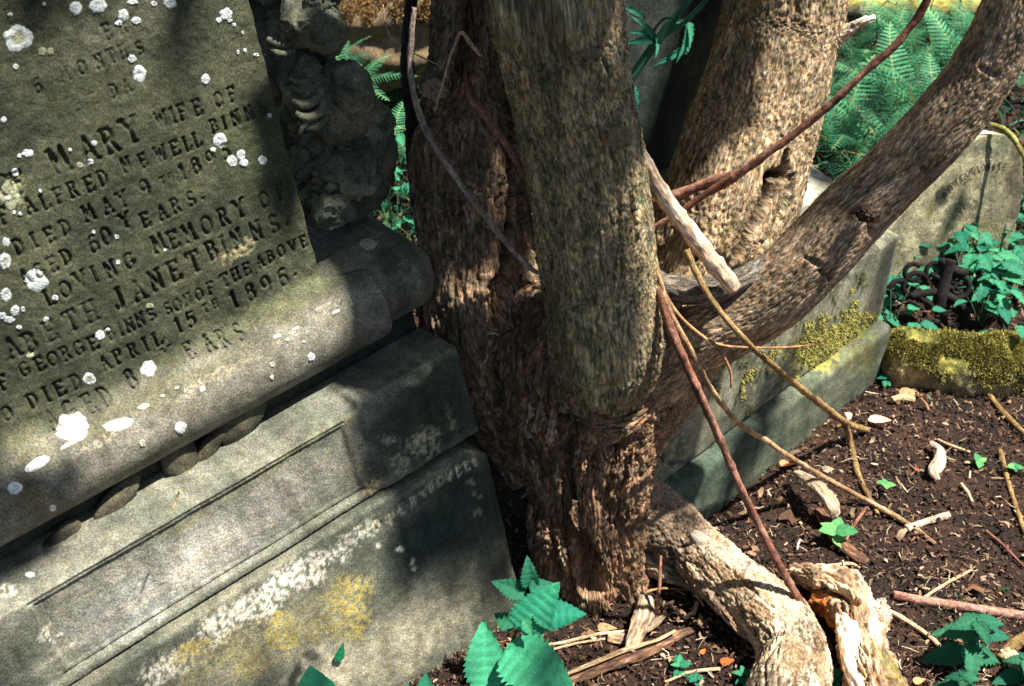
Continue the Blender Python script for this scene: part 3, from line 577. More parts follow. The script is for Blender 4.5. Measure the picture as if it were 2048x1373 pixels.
# --- lichen crusts, each where it grows
def lichen(px, py, rx, ry, seed, col=(.47, .50, .48), ring=0, ang=0., name='lichen_patch', parent=monument, trees=None, lift=.0012, mat='lichen'):
    n, m = 44, 5; V = []; C = []; ca, sa = math.cos(math.radians(ang)), math.sin(math.radians(ang))
    for j in range(m):
        f = (j+1)/m
        for i in range(n):
            a = 2*math.pi*i/n; w = .96+.17*perlin(np.array([math.cos(a)*1.3, math.sin(a)*1.3, seed*2.7]))+.09*perlin(np.array([math.cos(a)*3.5, math.sin(a)*3.5, seed*1.7]))+.06*perlin(np.array([math.cos(a)*9, math.sin(a)*9, seed*1.1]))
            dx, dy = rx*f*w*math.cos(a), ry*f*w*math.sin(a); x, y = px+dx*ca+dy*sa, py-dx*sa+dy*ca
            hh = hit(x, y, trees or MONB)
            if hh is None: return None
            nn = hh[1] if hh[1].dot(Vector(ray(x, y))) < 0 else -hh[1]
            V.append(np.array(hh[0])+np.array(nn)*(lift*(.2 if j == m-1 else 1.)+.0006*perlin(np.array([x*.3, y*.3, seed])))); cc = np.array(col)
            cc = cc*(1+.25*perlin(np.array([x*.25, y*.25, seed*.7])))*(.88 if j == m-1 else 1.)*(.86 if j == 1 else 1.)
            if ring and f < .5: cc = cc*[.72, .68, .45]
            C.append(cc)
    hh = hit(px, py, trees or MONB); V.append(np.array(hh[0])+np.array(hh[1])*lift); C.append(np.array(col)*([.72, .68, .45] if ring else [1, 1, 1]))
    faces = []
    for j in range(m-1):
        for i in range(n): faces.append((j*n+i, j*n+(i+1) % n, (j+1)*n+(i+1) % n, (j+1)*n+i))
    for i in range(n): faces.append((m*n, (i+1) % n, i))
    return mesh(name, V, faces, M[mat], parent, C)
LI = [(36, 76, 29, 26, 1), (152, 18, 13, 14, 0), (196, 12, 18, 16, 0), (246, 32, 11, 13, 0), (237, 47, 8, 6, 0), (272, 42, 10, 8, 0), (265, 5, 12, 5, 0), (308, 8, 7, 6, 0), (340, 8, 14, 10, 0), (452, 29, 13, 13, 0), (437, 41, 6, 6, 0), (460, 42, 5, 4, 0),
 (468, 50, 4, 4, 0), (264, 118, 9, 9, 0), (279, 147, 14, 18, 0), (411, 159, 9, 11, 0), (31, 134, 6, 6, 0), (55, 307, 12, 9, 0), (39, 312, 5, 5, 0), (440, 281, 15, 15, 0), (426, 300, 6, 5, 0), (464, 323, 11, 12, 0), (482, 310, 9, 12, 0), (487, 326, 9, 9, 0), (525, 321, 9, 10, 0),
 (7, 240, 6, 7, 0), (30, 345, 8, 9, 0), (28, 425, 4, 4, 0), (40, 428, 4, 4, 0), (188, 287, 6, 6, 0), (180, 324, 7, 6, 0), (140, 300, 4, 4, 0), (12, 485, 8, 10, 0), (10, 522, 13, 18, 1), (72, 562, 25, 23, 0), (12, 590, 12, 14, 0), (110, 597, 7, 7, 0), (30, 622, 9, 11, 0), (46, 619, 5, 6, 0), (18, 640, 12, 7, 0), (38, 655, 6, 5, 0), (5, 632, 8, 8, 0),
 (200, 671, 10, 10, 0), (214, 660, 5, 5, 0), (92, 640, 6, 7, 0), (297, 738, 17, 17, 0), (178, 758, 13, 13, 1), (187, 464, 4, 4, 0), (233, 474, 5, 5, 0), (236, 525, 5, 5, 0), (330, 499, 4, 4, 0), (80, 382, 3, 4, 0), (490, 102, 4, 5, 0), (512, 110, 6, 4, 0), (476, 105, 3, 5, 0), (485, 66, 3, 4, 0), (539, 231, 5, 5, 0), (20, 30, 5, 4, 0), (88, 8, 4, 4, 0), (15, 395, 7, 8, 0)]
for k, (x, y, a, b, r) in enumerate(LI): lichen(x, y, a, b, k+1, ring=r)
CREAM = (.62, .58, .46)
for k, (x, y, a, b, an, c) in enumerate([(145, 855, 36, 30, 10, CREAM), (236, 850, 30, 13, 12, CREAM), (74, 928, 27, 11, 30, (.8, .8, .76)), (30, 977, 17, 13, 10, (.8, .8, .76)), (361, 856, 12, 13, 0, (.8, .8, .78)), (622, 714, 8, 9, 0, (.8, .8, .78)), (287, 814, 13, 6, 20, (.6, .56, .45)), (140, 888, 24, 5, 28, (.6, .56, .45)), (105, 1017, 7, 7, 0, (.75, .75, .7)), (592, 657, 8, 3, 25, CREAM), (554, 673, 9, 4, 20, CREAM),
      (544, 755, 4, 5, 0, CREAM), (405, 778, 6, 7, 0, CREAM), (545, 730, 6, 6, 0, (.4, .37, .28)), (737, 488, 17, 11, -10, (.42, .42, .30)), (672, 624, 9, 4, 25, CREAM), (608, 684, 4, 3, 0, CREAM), (575, 680, 5, 4, 0, (.45, .42, .33)), (354, 776, 5, 3, 20, CREAM), (325, 792, 5, 3, 20, CREAM), (285, 887, 7, 8, 0, (.42, .42, .33)), (60, 1150, 10, 6, 0, (.6, .6, .58))]):
    lichen(x, y, a, b, k+90, c, ang=an)
# ivory-coloured patches of thin lichen that share the tablet's left side
for k, (x, y, a, b) in enumerate([(20, 390, 22, 30), (85, 103, 9, 9), (101, 104, 7, 8), (60, 710, 9, 7), (300, 612, 8, 6), (160, 330, 8, 6)]): lichen(x, y, a, b, k+150, (.27, .27, .17), lift=.0008)

# ================================================================== NEIGHBOURING MONUMENT (behind the tree, right)
neigh = thing('neighbouring_monument', 'pale mossy stone plinth with dark upright slab behind the forked tree', 'gravestone', NO)
nb = [(1560, 760, 330, 22, 38, (.05, .06, .05), .5, 0), (1420, 950, 200, 60, 38, (.045, .075, .058), .85, 0), (1480, 900, 60, 16, 38, (.05, .06, .05), .7, 0), (1350, 880, 40, 50, 0, (.04, .05, .04), .7, 1), (1370, 920, 40, 20, 0, (.03, .04, .035), .8, 1),
 (1500, 720, 30, 60, 0, (.04, .05, .035), .8, 1), (1540, 770, 60, 40, 0, (.04, .05, .035), .75, 1), (1600, 620, 30, 50, 0, (.07, .08, .05), .8, 1), (1660, 560, 22, 60, 0, (.05, .06, .04), .8, 1), (1690, 540, 12, 50, 0, (.04, .05, .03), .7, 1),
 (1640, 700, 100, 70, 0, (.12, .12, .035), .8, 1), (1720, 690, 50, 80, 0, (.10, .10, .03), .85, 1), (1640, 720, 60, 40, 0, (.30, .27, .06), .6, 1), (1590, 880, 60, 30, 38, (.10, .12, .08), .5, 1),
 (1600, 400, 60, 60, 0, (.42, .42, .36), .8, 0), (1620, 400, 26, 16, 0, (.62, .6, .56), .9, 1)]
sweep_block('base_block', [(.3, -.12), (-.03, -.12), (-.03, .130), (-.026, .136), (.02, .137)], -.13, .618, .006, ((.075, .095, .07), (.12, .135, .10)), nb, neigh, .006, 12, None, .012, wfun=nw)
def brokenend(S, Yy, Hh):
    k = np.clip((S-.33)/.22, 0, 1); Hh = Hh-k*.22*np.clip((Hh-.30)/.25, 0, 1); m = sstep(.24, .36, S); Yy = np.where(Yy > .095, Yy*(1-m)+.095*m, Yy); return Yy, Hh
b_np = sweep_block('plinth_block', [(.3, .1385), (0, .1385), (0, .15), (0, .552), (.075, .575), (.30, .575)], -.13, .63, .005, ((.16, .17, .125), (.24, .24, .18)), nb, neigh, .005, 13, brokenend, .02, wfun=nw)
slabb = [(1400, 100, 60, 120, 0, (.06, .07, .055), .5, 0), (1300, 60, 60, 60, 0, (.055, .06, .05), .5, 0)]
sweep_block('upright_slab', [(.36, .577), (.215, .577), (.200, .60), (.20, 1.6), (.36, 1.6)], -.13, .33, .006, ((.018, .028, .025), (.032, .044, .038)), slabb, neigh, .006, 14, None, .012, wfun=nw)
NB = [bvh_of(b_np)]

# ================================================================== THE TREE
TR = onground(1180, 1160)
tree = thing('forked_tree', 'many-stemmed old tree with shaggy brown bark growing between the monuments', 'tree', TR)
BR = M['bark']
shag = dict(across=70, along=6, amp=.011, fine=.0035, lump=.009, lumps=12)
bole_cr = [([(985, 700, 6), (990, 760, 12), (1000, 830, 14), (1010, 880, 10)], .035), ([(1040, 700, 6), (1055, 800, 8), (1075, 840, 8)], .02), ([(1150, 850, 10), (1135, 930, 10), (1150, 1010, 10)], .022), ([(1010, 600, 10), (1000, 650, 22), (1030, 640, 14)], .03),
  ([(1160, 1060, 18), (1175, 1110, 30), (1185, 1170, 34)], .05), ([(1100, 960, 5), (1105, 1080, 6)], .014), ([(1235, 860, 6), (1240, 980, 6)], .012), ([(1120, 830, 8), (1190, 850, 10), (1280, 810, 12)], .02), ([(1020, 900, 6), (1060, 930, 8)], .012)]
tube('bole', [(1185, 1230, 2.02, 150), (1178, 1150, 1.965, 108), (1178, 1070, 1.925, 100), (1176, 980, 1.885, 108), (1170, 900, 1.865, 132), (1162, 820, 1.85, 170), (1160, 740, 1.84, 198), (1175, 660, 1.83, 185), (1190, 600, 1.83, 150)], .0023, BR, tree,
     barkdisp(seed=3, flute=.020, flk=2.6, **shag), carve=carver(bole_cr), colf=barkcol((.13, .083, .053), (.27, .175, .112), (.15, .122, .07), 2))
left_cr = [([(1030, 200, 6), (1030, 330, 10), (1020, 480, 12), (1000, 620, 14)], .03), ([(1000, 280, 3), (1045, 370, 7), (1060, 450, 8)], .022), ([(990, 560, 10), (985, 640, 20)], .03), ([(900, 200, 5), (880, 260, 8)], .012), ([(960, 480, 3), (955, 560, 4)], .008), ([(905, 420, 3), (900, 520, 4)], .008)]
tube('stem', [(1100, 940, 1.88, 85), (1030, 800, 1.875, 105), (985, 690, 1.86, 122), (962, 580, 1.85, 125), (957, 480, 1.84, 118), (945, 380, 1.83, 124), (938, 290, 1.81, 122), (940, 200, 1.79, 100), (940, 110, 1.76, 84), (938, 20, 1.73, 76), (936, -90, 1.70, 72), (930, -260, 1.66, 66)], .0026, BR, tree,
     barkdisp(across=75, along=8, amp=.009, fine=.003, lump=.010, lumps=7, seed=11, flute=.012, flk=1.6), carve=carver(left_cr), colf=barkcol((.145, .105, .072), (.28, .205, .14), (.14, .125, .083), 5))
front_cr = [([(1215, 270, 4), (1240, 285, 18), (1262, 290, 10)], .008), ([(1165, 350, 6), (1175, 350, 5)], .004), ([(1225, 300, 3), (1240, 420, 4), (1245, 560, 3)], .006), ([(1260, 300, 3), (1268, 430, 4), (1275, 500, 3)], .006), ([(1200, 90, 3), (1230, 200, 4)], .004), ([(1130, 120, 40), (1140, 130, 40)], .004)]
tube('stem', [(1205, 770, 1.80, 50), (1208, 752, 1.76, 88), (1210, 725, 1.72, 106), (1210, 690, 1.69, 115), (1207, 640, 1.65, 115), (1198, 540, 1.61, 117), (1185, 420, 1.56, 119), (1170, 320, 1.52, 121), (1143, 200, 1.47, 124), (1124, 90, 1.42, 128), (1110, -30, 1.38, 132), (1105, -160, 1.42, 130), (1110, -330, 1.62, 118)], .0021, BR, tree,
     barkdisp(across=150, along=5, amp=.0040, fine=.0022, lump=.0045, lumps=10, twist=-3.2, seed=21), carve=carver(front_cr, 3), colf=barkcol((.20, .175, .110), (.34, .295, .19), (.14, .15, .088), 8))
right_cr = [([(1578, 310, 3), (1570, 355, 14), (1540, 350, 10)], .03), ([(1575, 300, 3), (1568, 345, 14), (1543, 355, 17), (1537, 395, 15), (1507, 450, 13), (1480, 500, 10), (1458, 540, 6)], .050), ([(1588, 350, 4), (1575, 400, 6), (1548, 460, 5), (1525, 500, 4)], .016), ([(1385, 470, 4), (1392, 520, 5)], .01), ([(1410, 200, 3), (1360, 330, 4)], .004)]
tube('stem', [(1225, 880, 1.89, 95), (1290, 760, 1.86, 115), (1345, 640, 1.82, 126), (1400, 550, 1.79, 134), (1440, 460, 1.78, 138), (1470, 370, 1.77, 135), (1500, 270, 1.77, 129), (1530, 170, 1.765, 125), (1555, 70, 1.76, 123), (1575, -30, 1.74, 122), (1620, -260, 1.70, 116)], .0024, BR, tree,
     barkdisp(across=150, along=5, amp=.0042, fine=.0022, lump=.005, lumps=8, twist=1.2, seed=31), carve=carver(right_cr, 2.5), colf=lambda c, V, dirs, bc, d: barkcol((.22, .175, .115), (.36, .285, .19), (.18, .155, .09), 12)(c, V, dirs, bc, d)*(1-.6*sstep(.012, .025, -d))[..., None])  # cleft darkened in colour to stand for its deep shadow
branch_cr = [([(1700, 425, 6), (1735, 425, 14), (1750, 450, 14), (1745, 470, 8)], .016), ([(1610, 515, 4), (1640, 530, 8)], .007), ([(1960, 135, 5), (1990, 150, 8)], .008), ([(1640, 545, 5), (1660, 560, 7)], .008), ([(1840, 330, 4), (1850, 350, 7)], .005)]
tube('branch', [(1235, 850, 1.86, 60), (1285, 760, 1.80, 88), (1365, 685, 1.75, 84), (1440, 650, 1.72, 76), (1510, 618, 1.69, 70), (1572, 570, 1.665, 71), (1625, 515, 1.645, 71), (1700, 432, 1.62, 70), (1770, 365, 1.60, 69), (1850, 285, 1.57, 68), (1930, 190, 1.54, 66), (1985, 105, 1.51, 66), (2030, 10, 1.48, 66), (2090, -160, 1.44, 64)], .0021, BR, tree,
     barkdisp(across=170, along=7, amp=.0020, fine=.0010, lump=.0035, lumps=12, twist=1.0, seed=41), carve=carver(branch_cr, 3), colf=barkcol((.25, .195, .135), (.40, .315, .225), (.22, .185, .125), 15))
tube('branch', [(1250, 560, 1.74, 22), (1320, 572, 1.69, 27), (1400, 582, 1.66, 28), (1470, 563, 1.65, 24), (1530, 528, 1.66, 20), (1590, 480, 1.70, 15)], .003, BR, tree, barkdisp(across=150, along=3, amp=.0012, fine=.0009, lump=.002, lumps=14, seed=51), colf=barkcol((.10, .095, .085), (.17, .16, .14), seed=3), nu=34)
# swollen wood where the front stem and the limb grow out of the bole
for k, pts in enumerate([[(1085, 700, 1.80, 26), (1105, 775, 1.77, 34), (1150, 826, 1.75, 44), (1210, 842, 1.745, 48), (1270, 815, 1.76, 44), (1318, 755, 1.77, 36), (1350, 690, 1.77, 24)], [(1290, 700, 1.76, 30), (1320, 745, 1.77, 40), (1310, 810, 1.79, 48), (1275, 880, 1.81, 50), (1250, 960, 1.83, 44), (1245, 1040, 1.86, 34)], [(1120, 800, 1.77, 24), (1105, 870, 1.78, 34), (1110, 950, 1.80, 36), (1105, 1040, 1.85, 30), (1090, 1130, 1.92, 26)]]):
    tube('burr', pts, .0025, BR, tree, barkdisp(across=75, along=4, amp=.008, fine=.0035, lump=.009, lumps=22, seed=90+k), colf=barkcol((.13, .083, .053), (.27, .175, .112), (.15, .122, .07), 2+k))
# broken stub with a ragged knot end
stub = tube('broken_stub', [(915, -40, 1.66, 22), (905, 30, 1.66, 21), (892, 90, 1.655, 22), (880, 140, 1.65, 24), (871, 172, 1.645, 30), (868, 200, 1.645, 20)], .003, BR, tree, barkdisp(across=130, along=4, amp=.003, fine=.002, lump=.003, seed=61), colf=barkcol((.11, .09, .065), (.19, .15, .11), seed=9), nu=46)
# short broken stub at the right stem's edge
tube('broken_stub', [(1672, 75, 1.73, 16), (1700, 58, 1.72, 11), (1728, 42, 1.71, 8), (1750, 34, 1.71, 5)], .002, M['wood'], tree, barkdisp(across=200, along=4, amp=.003, fine=.002, lump=.004, lumps=40, seed=63), colf=barkcol((.50, .44, .36), (.62, .56, .48), seed=4), nu=24)
# dark thin stem at the left edge and climbing stems
tube('stem', [(824, -60, 1.72, 15), (820, 20, 1.74, 14), (814, 90, 1.75, 12), (816, 165, 1.76, 13), (824, 230, 1.78, 14), (826, 300, 1.80, 14), (832, 380, 1.82, 16), (845, 450, 1.84, 14)], .003, BR, tree, barkdisp(across=140, along=4, amp=.002, fine=.001, lump=.004, lumps=20, seed=66), col=(.03, .022, .018), nu=26)
# buttress and roots
root_cr = [([(1362, 1098, 6), (1400, 1072, 7), (1445, 1080, 6)], .010), ([(1368, 1130, 5), (1415, 1195, 9), (1485, 1275, 9), (1510, 1320, 4)], .022), ([(1440, 1120, 3), (1500, 1175, 4), (1545, 1215, 3)], .006), ([(1560, 1280, 3), (1530, 1320, 4), (1528, 1373, 3)], .005), ([(1340, 1100, 5), (1345, 1140, 7)], .010), ([(1390, 1150, 4), (1440, 1210, 4)], .008), ([(1505, 1235, 4), (1540, 1270, 4)], .003)]
def rd(px, py, up): return gdep(px, py, up)
tube('root', [(1225, 940, 1.90, 70), (1290, 1015, 1.925, 62), (1350, 1068, 1.93, 60), (1405, 1112, rd(1405, 1112, .062), 58), (1455, 1160, rd(1455, 1160, .055), 62), (1515, 1210, rd(1515, 1210, .050), 66), (1562, 1262, rd(1562, 1262, .045), 68), (1585, 1315, rd(1585, 1315, .045), 74), (1580, 1375, rd(1580, 1375, .045), 80), (1565, 1460, rd(1565, 1460, .035), 84), (1545, 1560, rd(1545, 1560, .01), 70), (1530, 1660, rd(1530, 1660, -.04), 40)], .0022, M['root'], tree,
     barkdisp(across=90, along=4, amp=.0035, fine=.0022, lump=.009, lumps=14, twist=1., seed=71), carve=carver(root_cr, 5),
     colf=lambda c, V, dirs, bc, d: (lambda k: np.array([.20, .15, .105])*(1-k)+(lambda g: np.array([.47, .39, .28])*(1-g)+np.array([.26, .18, .11])*g)(sstep(.0, .5, fbm(bc*[34, 34, 11]+2, 3))[..., None])*k)(sstep(.17, .27, bc[..., 2:]+.02*fbm(bc*40, 2)[..., None]))*(.85+.25*sstep(-.4, .4, fbm(bc*70, 2)))[..., None]*(1-.75*sstep(.35, .6, ridge(bc*[200, 200, 120], 2)*sstep(0., .35, fbm(bc*25+4, 2)))[..., None]))
tube('root', [(1235, 1075, 1.93, 14), (1262, 1095, rd(1262, 1095, .04), 26), (1300, 1120, rd(1300, 1120, .035), 30), (1340, 1150, rd(1340, 1150, .025), 22), (1375, 1172, rd(1375, 1172, .015), 10), (1400, 1190, rd(1400, 1190, .005), 4)], .0024, BR, tree, barkdisp(across=90, along=4, amp=.004, fine=.002, lump=.006, lumps=20, seed=73), colf=barkcol((.20, .16, .11), (.34, .28, .20), seed=3), nu=60)
tube('root', [(1080, 1040, 1.94, 22), (1085, 1100, 1.955, 26), (1105, 1140, rd(1105, 1140, .03), 22), (1128, 1165, rd(1128, 1165, .012), 14), (1140, 1185, rd(1140, 1185, .0), 7)], .0024, BR, tree, barkdisp(across=80, along=4, amp=.006, fine=.003, lump=.01, lumps=25, seed=75), colf=barkcol((.12, .09, .07), (.3, .23, .18), seed=7), nu=60)
# loose plates and shreds of bark, each peeling off the trunk
def flap(pts, seed, col1, col2, thick=.35, parent=tree, name='bark_flap', res=.0022, mat='wood'):
    P = [(x, y, d, w) for x, y, d, w in pts]
    def disp(bc, th, q, r): return r*(-.6*np.abs(np.sin(th+seed))*thick*2+(.9 if pts[1][3] < 16 else .4)*fbm(bc*[220, 220, 90]+seed*3.3, 3)-.5*sstep(.5, 1, ridge(bc*[160, 160, 40]+seed, 1)))
    return tube(name, P, .0016, M[mat], parent, disp, nu=22, colf=barkcol(col1, col2, seed=seed, sc=80))
TAN = ((.12, .08, .055), (.32, .235, .16)); BRN = ((.10, .07, .05), (.20, .145, .10))
for k, (pts, (a, b)) in enumerate([
  ([(992, 665, 1.70, 5), (986, 690, 1.69, 12), (978, 715, 1.69, 8), (967, 740, 1.69, 6), (960, 756, 1.70, 3)], TAN), ([(975, 668, 1.70, 4), (990, 664, 1.69, 6), (1003, 672, 1.70, 3)], TAN),
  ([(1060, 790, 1.67, 12), (1056, 830, 1.66, 15), (1052, 858, 1.66, 14), (1058, 876, 1.665, 5)], TAN), ([(1078, 800, 1.67, 10), (1076, 840, 1.66, 15), (1070, 866, 1.66, 9)], TAN), ([(1098, 820, 1.68, 9), (1100, 856, 1.67, 15), (1098, 880, 1.67, 10), (1102, 892, 1.68, 4)], TAN), ([(1082, 830, 1.675, 8), (1090, 866, 1.67, 9)], TAN),
  ([(1040, 715, 1.69, 5), (1042, 740, 1.68, 6), (1044, 755, 1.69, 3)], TAN), ([(1028, 690, 1.70, 4), (1026, 730, 1.69, 5), (1030, 745, 1.70, 3)], BRN), ([(1003, 700, 1.71, 3), (1001, 735, 1.71, 5), (1002, 758, 1.71, 3)], BRN),
  ([(1018, 780, 1.71, 7), (1015, 820, 1.70, 9), (1022, 850, 1.70, 6)], BRN), ([(1040, 860, 1.72, 7), (1046, 900, 1.72, 9), (1050, 930, 1.73, 5)], BRN), ([(1070, 920, 1.75, 8), (1075, 965, 1.75, 10), (1082, 1000, 1.76, 5)], TAN),
  ([(1085, 1040, 1.80, 8), (1090, 1080, 1.81, 12), (1098, 1105, 1.82, 7)], TAN), ([(1112, 1060, 1.80, 7), (1122, 1095, 1.81, 10), (1130, 1130, 1.83, 6), (1135, 1150, 1.85, 3)], TAN), ([(1062, 1010, 1.80, 6), (1060, 1040, 1.81, 8), (1068, 1065, 1.82, 4)], BRN), ([(1120, 900, 1.72, 8), (1112, 950, 1.73, 10), (1118, 990, 1.75, 5)], BRN),
  ([(1200, 880, 1.72, 8), (1205, 920, 1.73, 11), (1202, 950, 1.74, 5)], BRN), ([(1170, 900, 1.72, 7), (1165, 945, 1.73, 9)], BRN), ([(1240, 900, 1.76, 7), (1238, 950, 1.77, 9), (1230, 990, 1.78, 5)], BRN), ([(1270, 870, 1.77, 7), (1262, 920, 1.78, 9), (1255, 965, 1.79, 5)], BRN), ([(1205, 860, 1.71, 8), (1228, 866, 1.71, 9), (1246, 860, 1.72, 6)], BRN),
  ([(1150, 1000, 1.77, 6), (1148, 1040, 1.78, 8), (1155, 1062, 1.79, 4)], BRN), ([(1200, 1000, 1.79, 6), (1206, 1040, 1.80, 8), (1200, 1070, 1.81, 4)], BRN),
  ([(1372, 1125, 1.85, 5), (1400, 1165, 1.83, 8), (1440, 1215, 1.81, 8), (1475, 1262, 1.80, 4)], TAN), ([(1362, 1140, 1.86, 4), (1388, 1185, 1.84, 6), (1408, 1212, 1.83, 3)], TAN)]):
    flap(pts, k+1, a, b)
blob('callus', at(1408, 1092, 1.885), (nrm(RV*.8-UV*.5), UV, -WV), np.array([.030, .020, .016]), M['root'], tree, (.24, .21, .17), (.38, .34, .29), 2, 50, 34, .14, 1.6)
blob('knot', at(1242, 275, 1.40), (RV, UV, -WV), np.array([.014, .011, .012]), BR, tree, (.17, .14, .09), (.24, .2, .13), 3, 40, 26, .5, 3.)
blob('knot', at(1733, 428, 1.555), (RV, UV, -WV), np.array([.013, .010, .008]), BR, tree, (.03, .02, .015), (.16, .11, .08), 5, 40, 26, .6, 4.)
blob('knot', at(866, 180, 1.61), (RV, UV, -WV), np.array([.016, .013, .014]), M['wood'], tree, (.20, .16, .12), (.34, .28, .22), 7, 40, 26, .6, 4.)
blob('knot', at(1180, 108, 1.33), (RV, UV, -WV), np.array([.012, .006, .008]), BR, tree, (.12, .11, .07), (.2, .18, .12), 8, 30, 20, .5, 3.)

# ================================================================== TWIGS, STICKS AND CLIMBING STEMS
def twig(label, pts, c1, c2, seed, name='twig', cat='twig', nodes=0, grp=None, amp=.20, kids=(), world=False):
    """pts: (px, py, depth or None = on the ground, radius px)"""
    P = []
    for x, y, d, r in pts:
        if d is None: d = gd(x, y, .006)
        P.append((x, y, d, r*.88))
    def disp(bc, th, q, r):
        o = r*amp*fbm(bc*[150, 150, 50]+seed, 2)+r*.10*perlin(np.stack([0*q+seed+0*r, 0*r, q*25+0*r], -1))
        if nodes: o = o+r*.13*np.exp(-((np.mod(q, nodes)-nodes/2)/.004)**2)
        return o
    root = None
    if kids: root = thing(name, label, cat, at(*P[0][:3]), grp)
    o = tube('shoot' if kids else name, P, .0035, M['wood' if name == 'dead_stick' else 'twig'], root, disp, nu=10, colf=barkcol(c1, c2, seed=seed, sc=60), minrows=6)
    for kk in kids:
        Q = [(x, y, gd(x, y, .006) if d is None else d, r) for x, y, d, r in kk]
        tube('side_shoot', Q, .0035, M['twig'], root, disp, nu=8, colf=barkcol(c1, c2, seed=seed+1, sc=60), minrows=6)
    if not kids: tag(o, label, cat, grp)
    return o
RED = ((.13, .060, .040), (.26, .145, .105)); OLV = ((.16, .115, .045), (.27, .20, .09)); STR = ((.42, .32, .20), (.58, .46, .30)); GRY = ((.10, .085, .075), (.17, .15, .13)); PAL = ((.44, .36, .27), (.60, .50, .40))
twig('thick pale dead stick propped against the curving branch', [(1268, 268, 1.52, 8), (1290, 322, 1.54, 15), (1322, 385, 1.56, 19), (1365, 445, 1.58, 20), (1415, 510, 1.60, 21), (1452, 556, 1.61, 20), (1470, 580, 1.615, 17)], *PAL, 1, 'dead_stick', 'stick', .09)
twig('long reddish stem running from tree fork down to the rotten log', [(1308, 545, 1.60, 7), (1335, 640, 1.60, 10), (1368, 720, 1.60, 10), (1402, 795, 1.62, 10), (1440, 880, 1.66, 9), (1478, 970, 1.70, 9), (1522, 1060, 1.75, 9), (1572, 1155, 1.78, 9), (1620, 1235, 1.80, 9), (1662, 1300, None, 7)], *RED, 2, 'woody_vine', 'vine', .05)
twig('olive stem crossing the curving branch and reaching the leaf litter', [(1372, 500, 1.58, 9), (1392, 545, 1.58, 8), (1430, 610, 1.58, 7), (1500, 690, 1.60, 7), (1580, 760, 1.80, 8), (1650, 815, 2.05, 8), (1690, 845, 2.2, 8), (1735, 862, None, 7)], *OLV, 3, 'woody_vine', 'vine', .06, kids=([(1690, 842, 2.2, 6), (1702, 890, None, 6), (1715, 945, None, 6), (1735, 990, None, 5), (1755, 1028, None, 4)],))
twig('thin straw-brown stem trailing from tree fork across the soil', [(1310, 520, 1.60, 5), (1335, 610, 1.60, 6), (1380, 700, 1.61, 7), (1420, 775, 1.68, 7), (1470, 840, 1.83, 6), (1500, 862, 1.88, 6), (1530, 880, 1.92, 6), (1570, 908, 1.97, 6), (1640, 950, 2.06, 6), (1740, 1005, gdep(1740, 1005)-.03, 6), (1815, 1048, None, 7), (1870, 1088, None, 4)], (.22, .15, .08), (.40, .30, .18), 4, 'woody_vine', 'vine', .07)
twig('hair-thin forked tendril hanging in front of the curving branch', [(1308, 530, 1.59, 3), (1330, 590, 1.60, 5), (1362, 635, 1.60, 4), (1412, 678, 1.60, 4), (1450, 692, 1.61, 3), (1520, 696, 1.62, 3), (1590, 694, 1.66, 2.5), (1655, 687, 1.70, 2)], (.25, .14, .06), (.42, .27, .14), 5, 'tendril', 'twig', kids=([(1418, 680, 1.60, 3), (1445, 710, 1.60, 3), (1461, 745, 1.61, 2.5), (1462, 776, 1.62, 2)],))
twig('long red twig slanting across the upper right stem', [(1868, -30, 1.44, 9), (1838, 30, 1.46, 9), (1790, 92, 1.48, 9), (1735, 140, 1.50, 9), (1660, 210, 1.53, 9), (1590, 268, 1.56, 9), (1520, 318, 1.59, 10), (1462, 358, 1.615, 11), (1408, 392, 1.64, 8), (1350, 430, 1.66, 7), (1295, 462, 1.68, 6)], *RED, 6, 'red_twig', 'twig', .08, kids=([(1470, 352, 1.62, 11), (1430, 362, 1.64, 11), (1380, 380, 1.66, 11), (1325, 402, 1.68, 12), (1290, 418, 1.70, 10)],))
twig('long thin dark twig curving across the left stem', [(829, 15, 1.60, 6), (823, 70, 1.61, 7), (821, 146, 1.62, 7), (838, 226, 1.60, 8), (868, 291, 1.60, 8), (915, 360, 1.60, 7), (973, 437, 1.61, 7), (1017, 491, 1.62, 7), (1060, 535, 1.62, 6), (1082, 550, 1.60, 4)], (.20, .175, .155), (.34, .30, .27), 7, 'curved_twig')
twig('short red-brown twig between the left stem and front stem', [(930, 150, 1.58, 4), (940, 198, 1.58, 6), (962, 222, 1.58, 9), (1000, 272, 1.57, 9), (1030, 318, 1.57, 8), (1056, 360, 1.58, 6)], *RED, 8, 'slanting_twig')
twig('bent tan twig at the top of left stem beside the broken stub', [(962, 113, 1.52, 4), (943, 90, 1.52, 5), (922, 65, 1.52, 4), (908, 95, 1.53, 3), (900, 115, 1.54, 3), (888, 160, 1.56, 3), (869, 222, 1.58, 3)], *STR, 9, 'bent_twig')
twig('fine prickly bramble thread left of the dark stem', [(766, 10, 1.9, 1.5), (770, 45, 1.9, 1.5), (782, 75, 1.85, 1.6), (815, 100, 1.75, 1.6), (850, 118, 1.66, 1.6), (880, 132, 1.6, 1.4)], (.3, .2, .12), (.42, .3, .2), 10, 'bramble_thread')
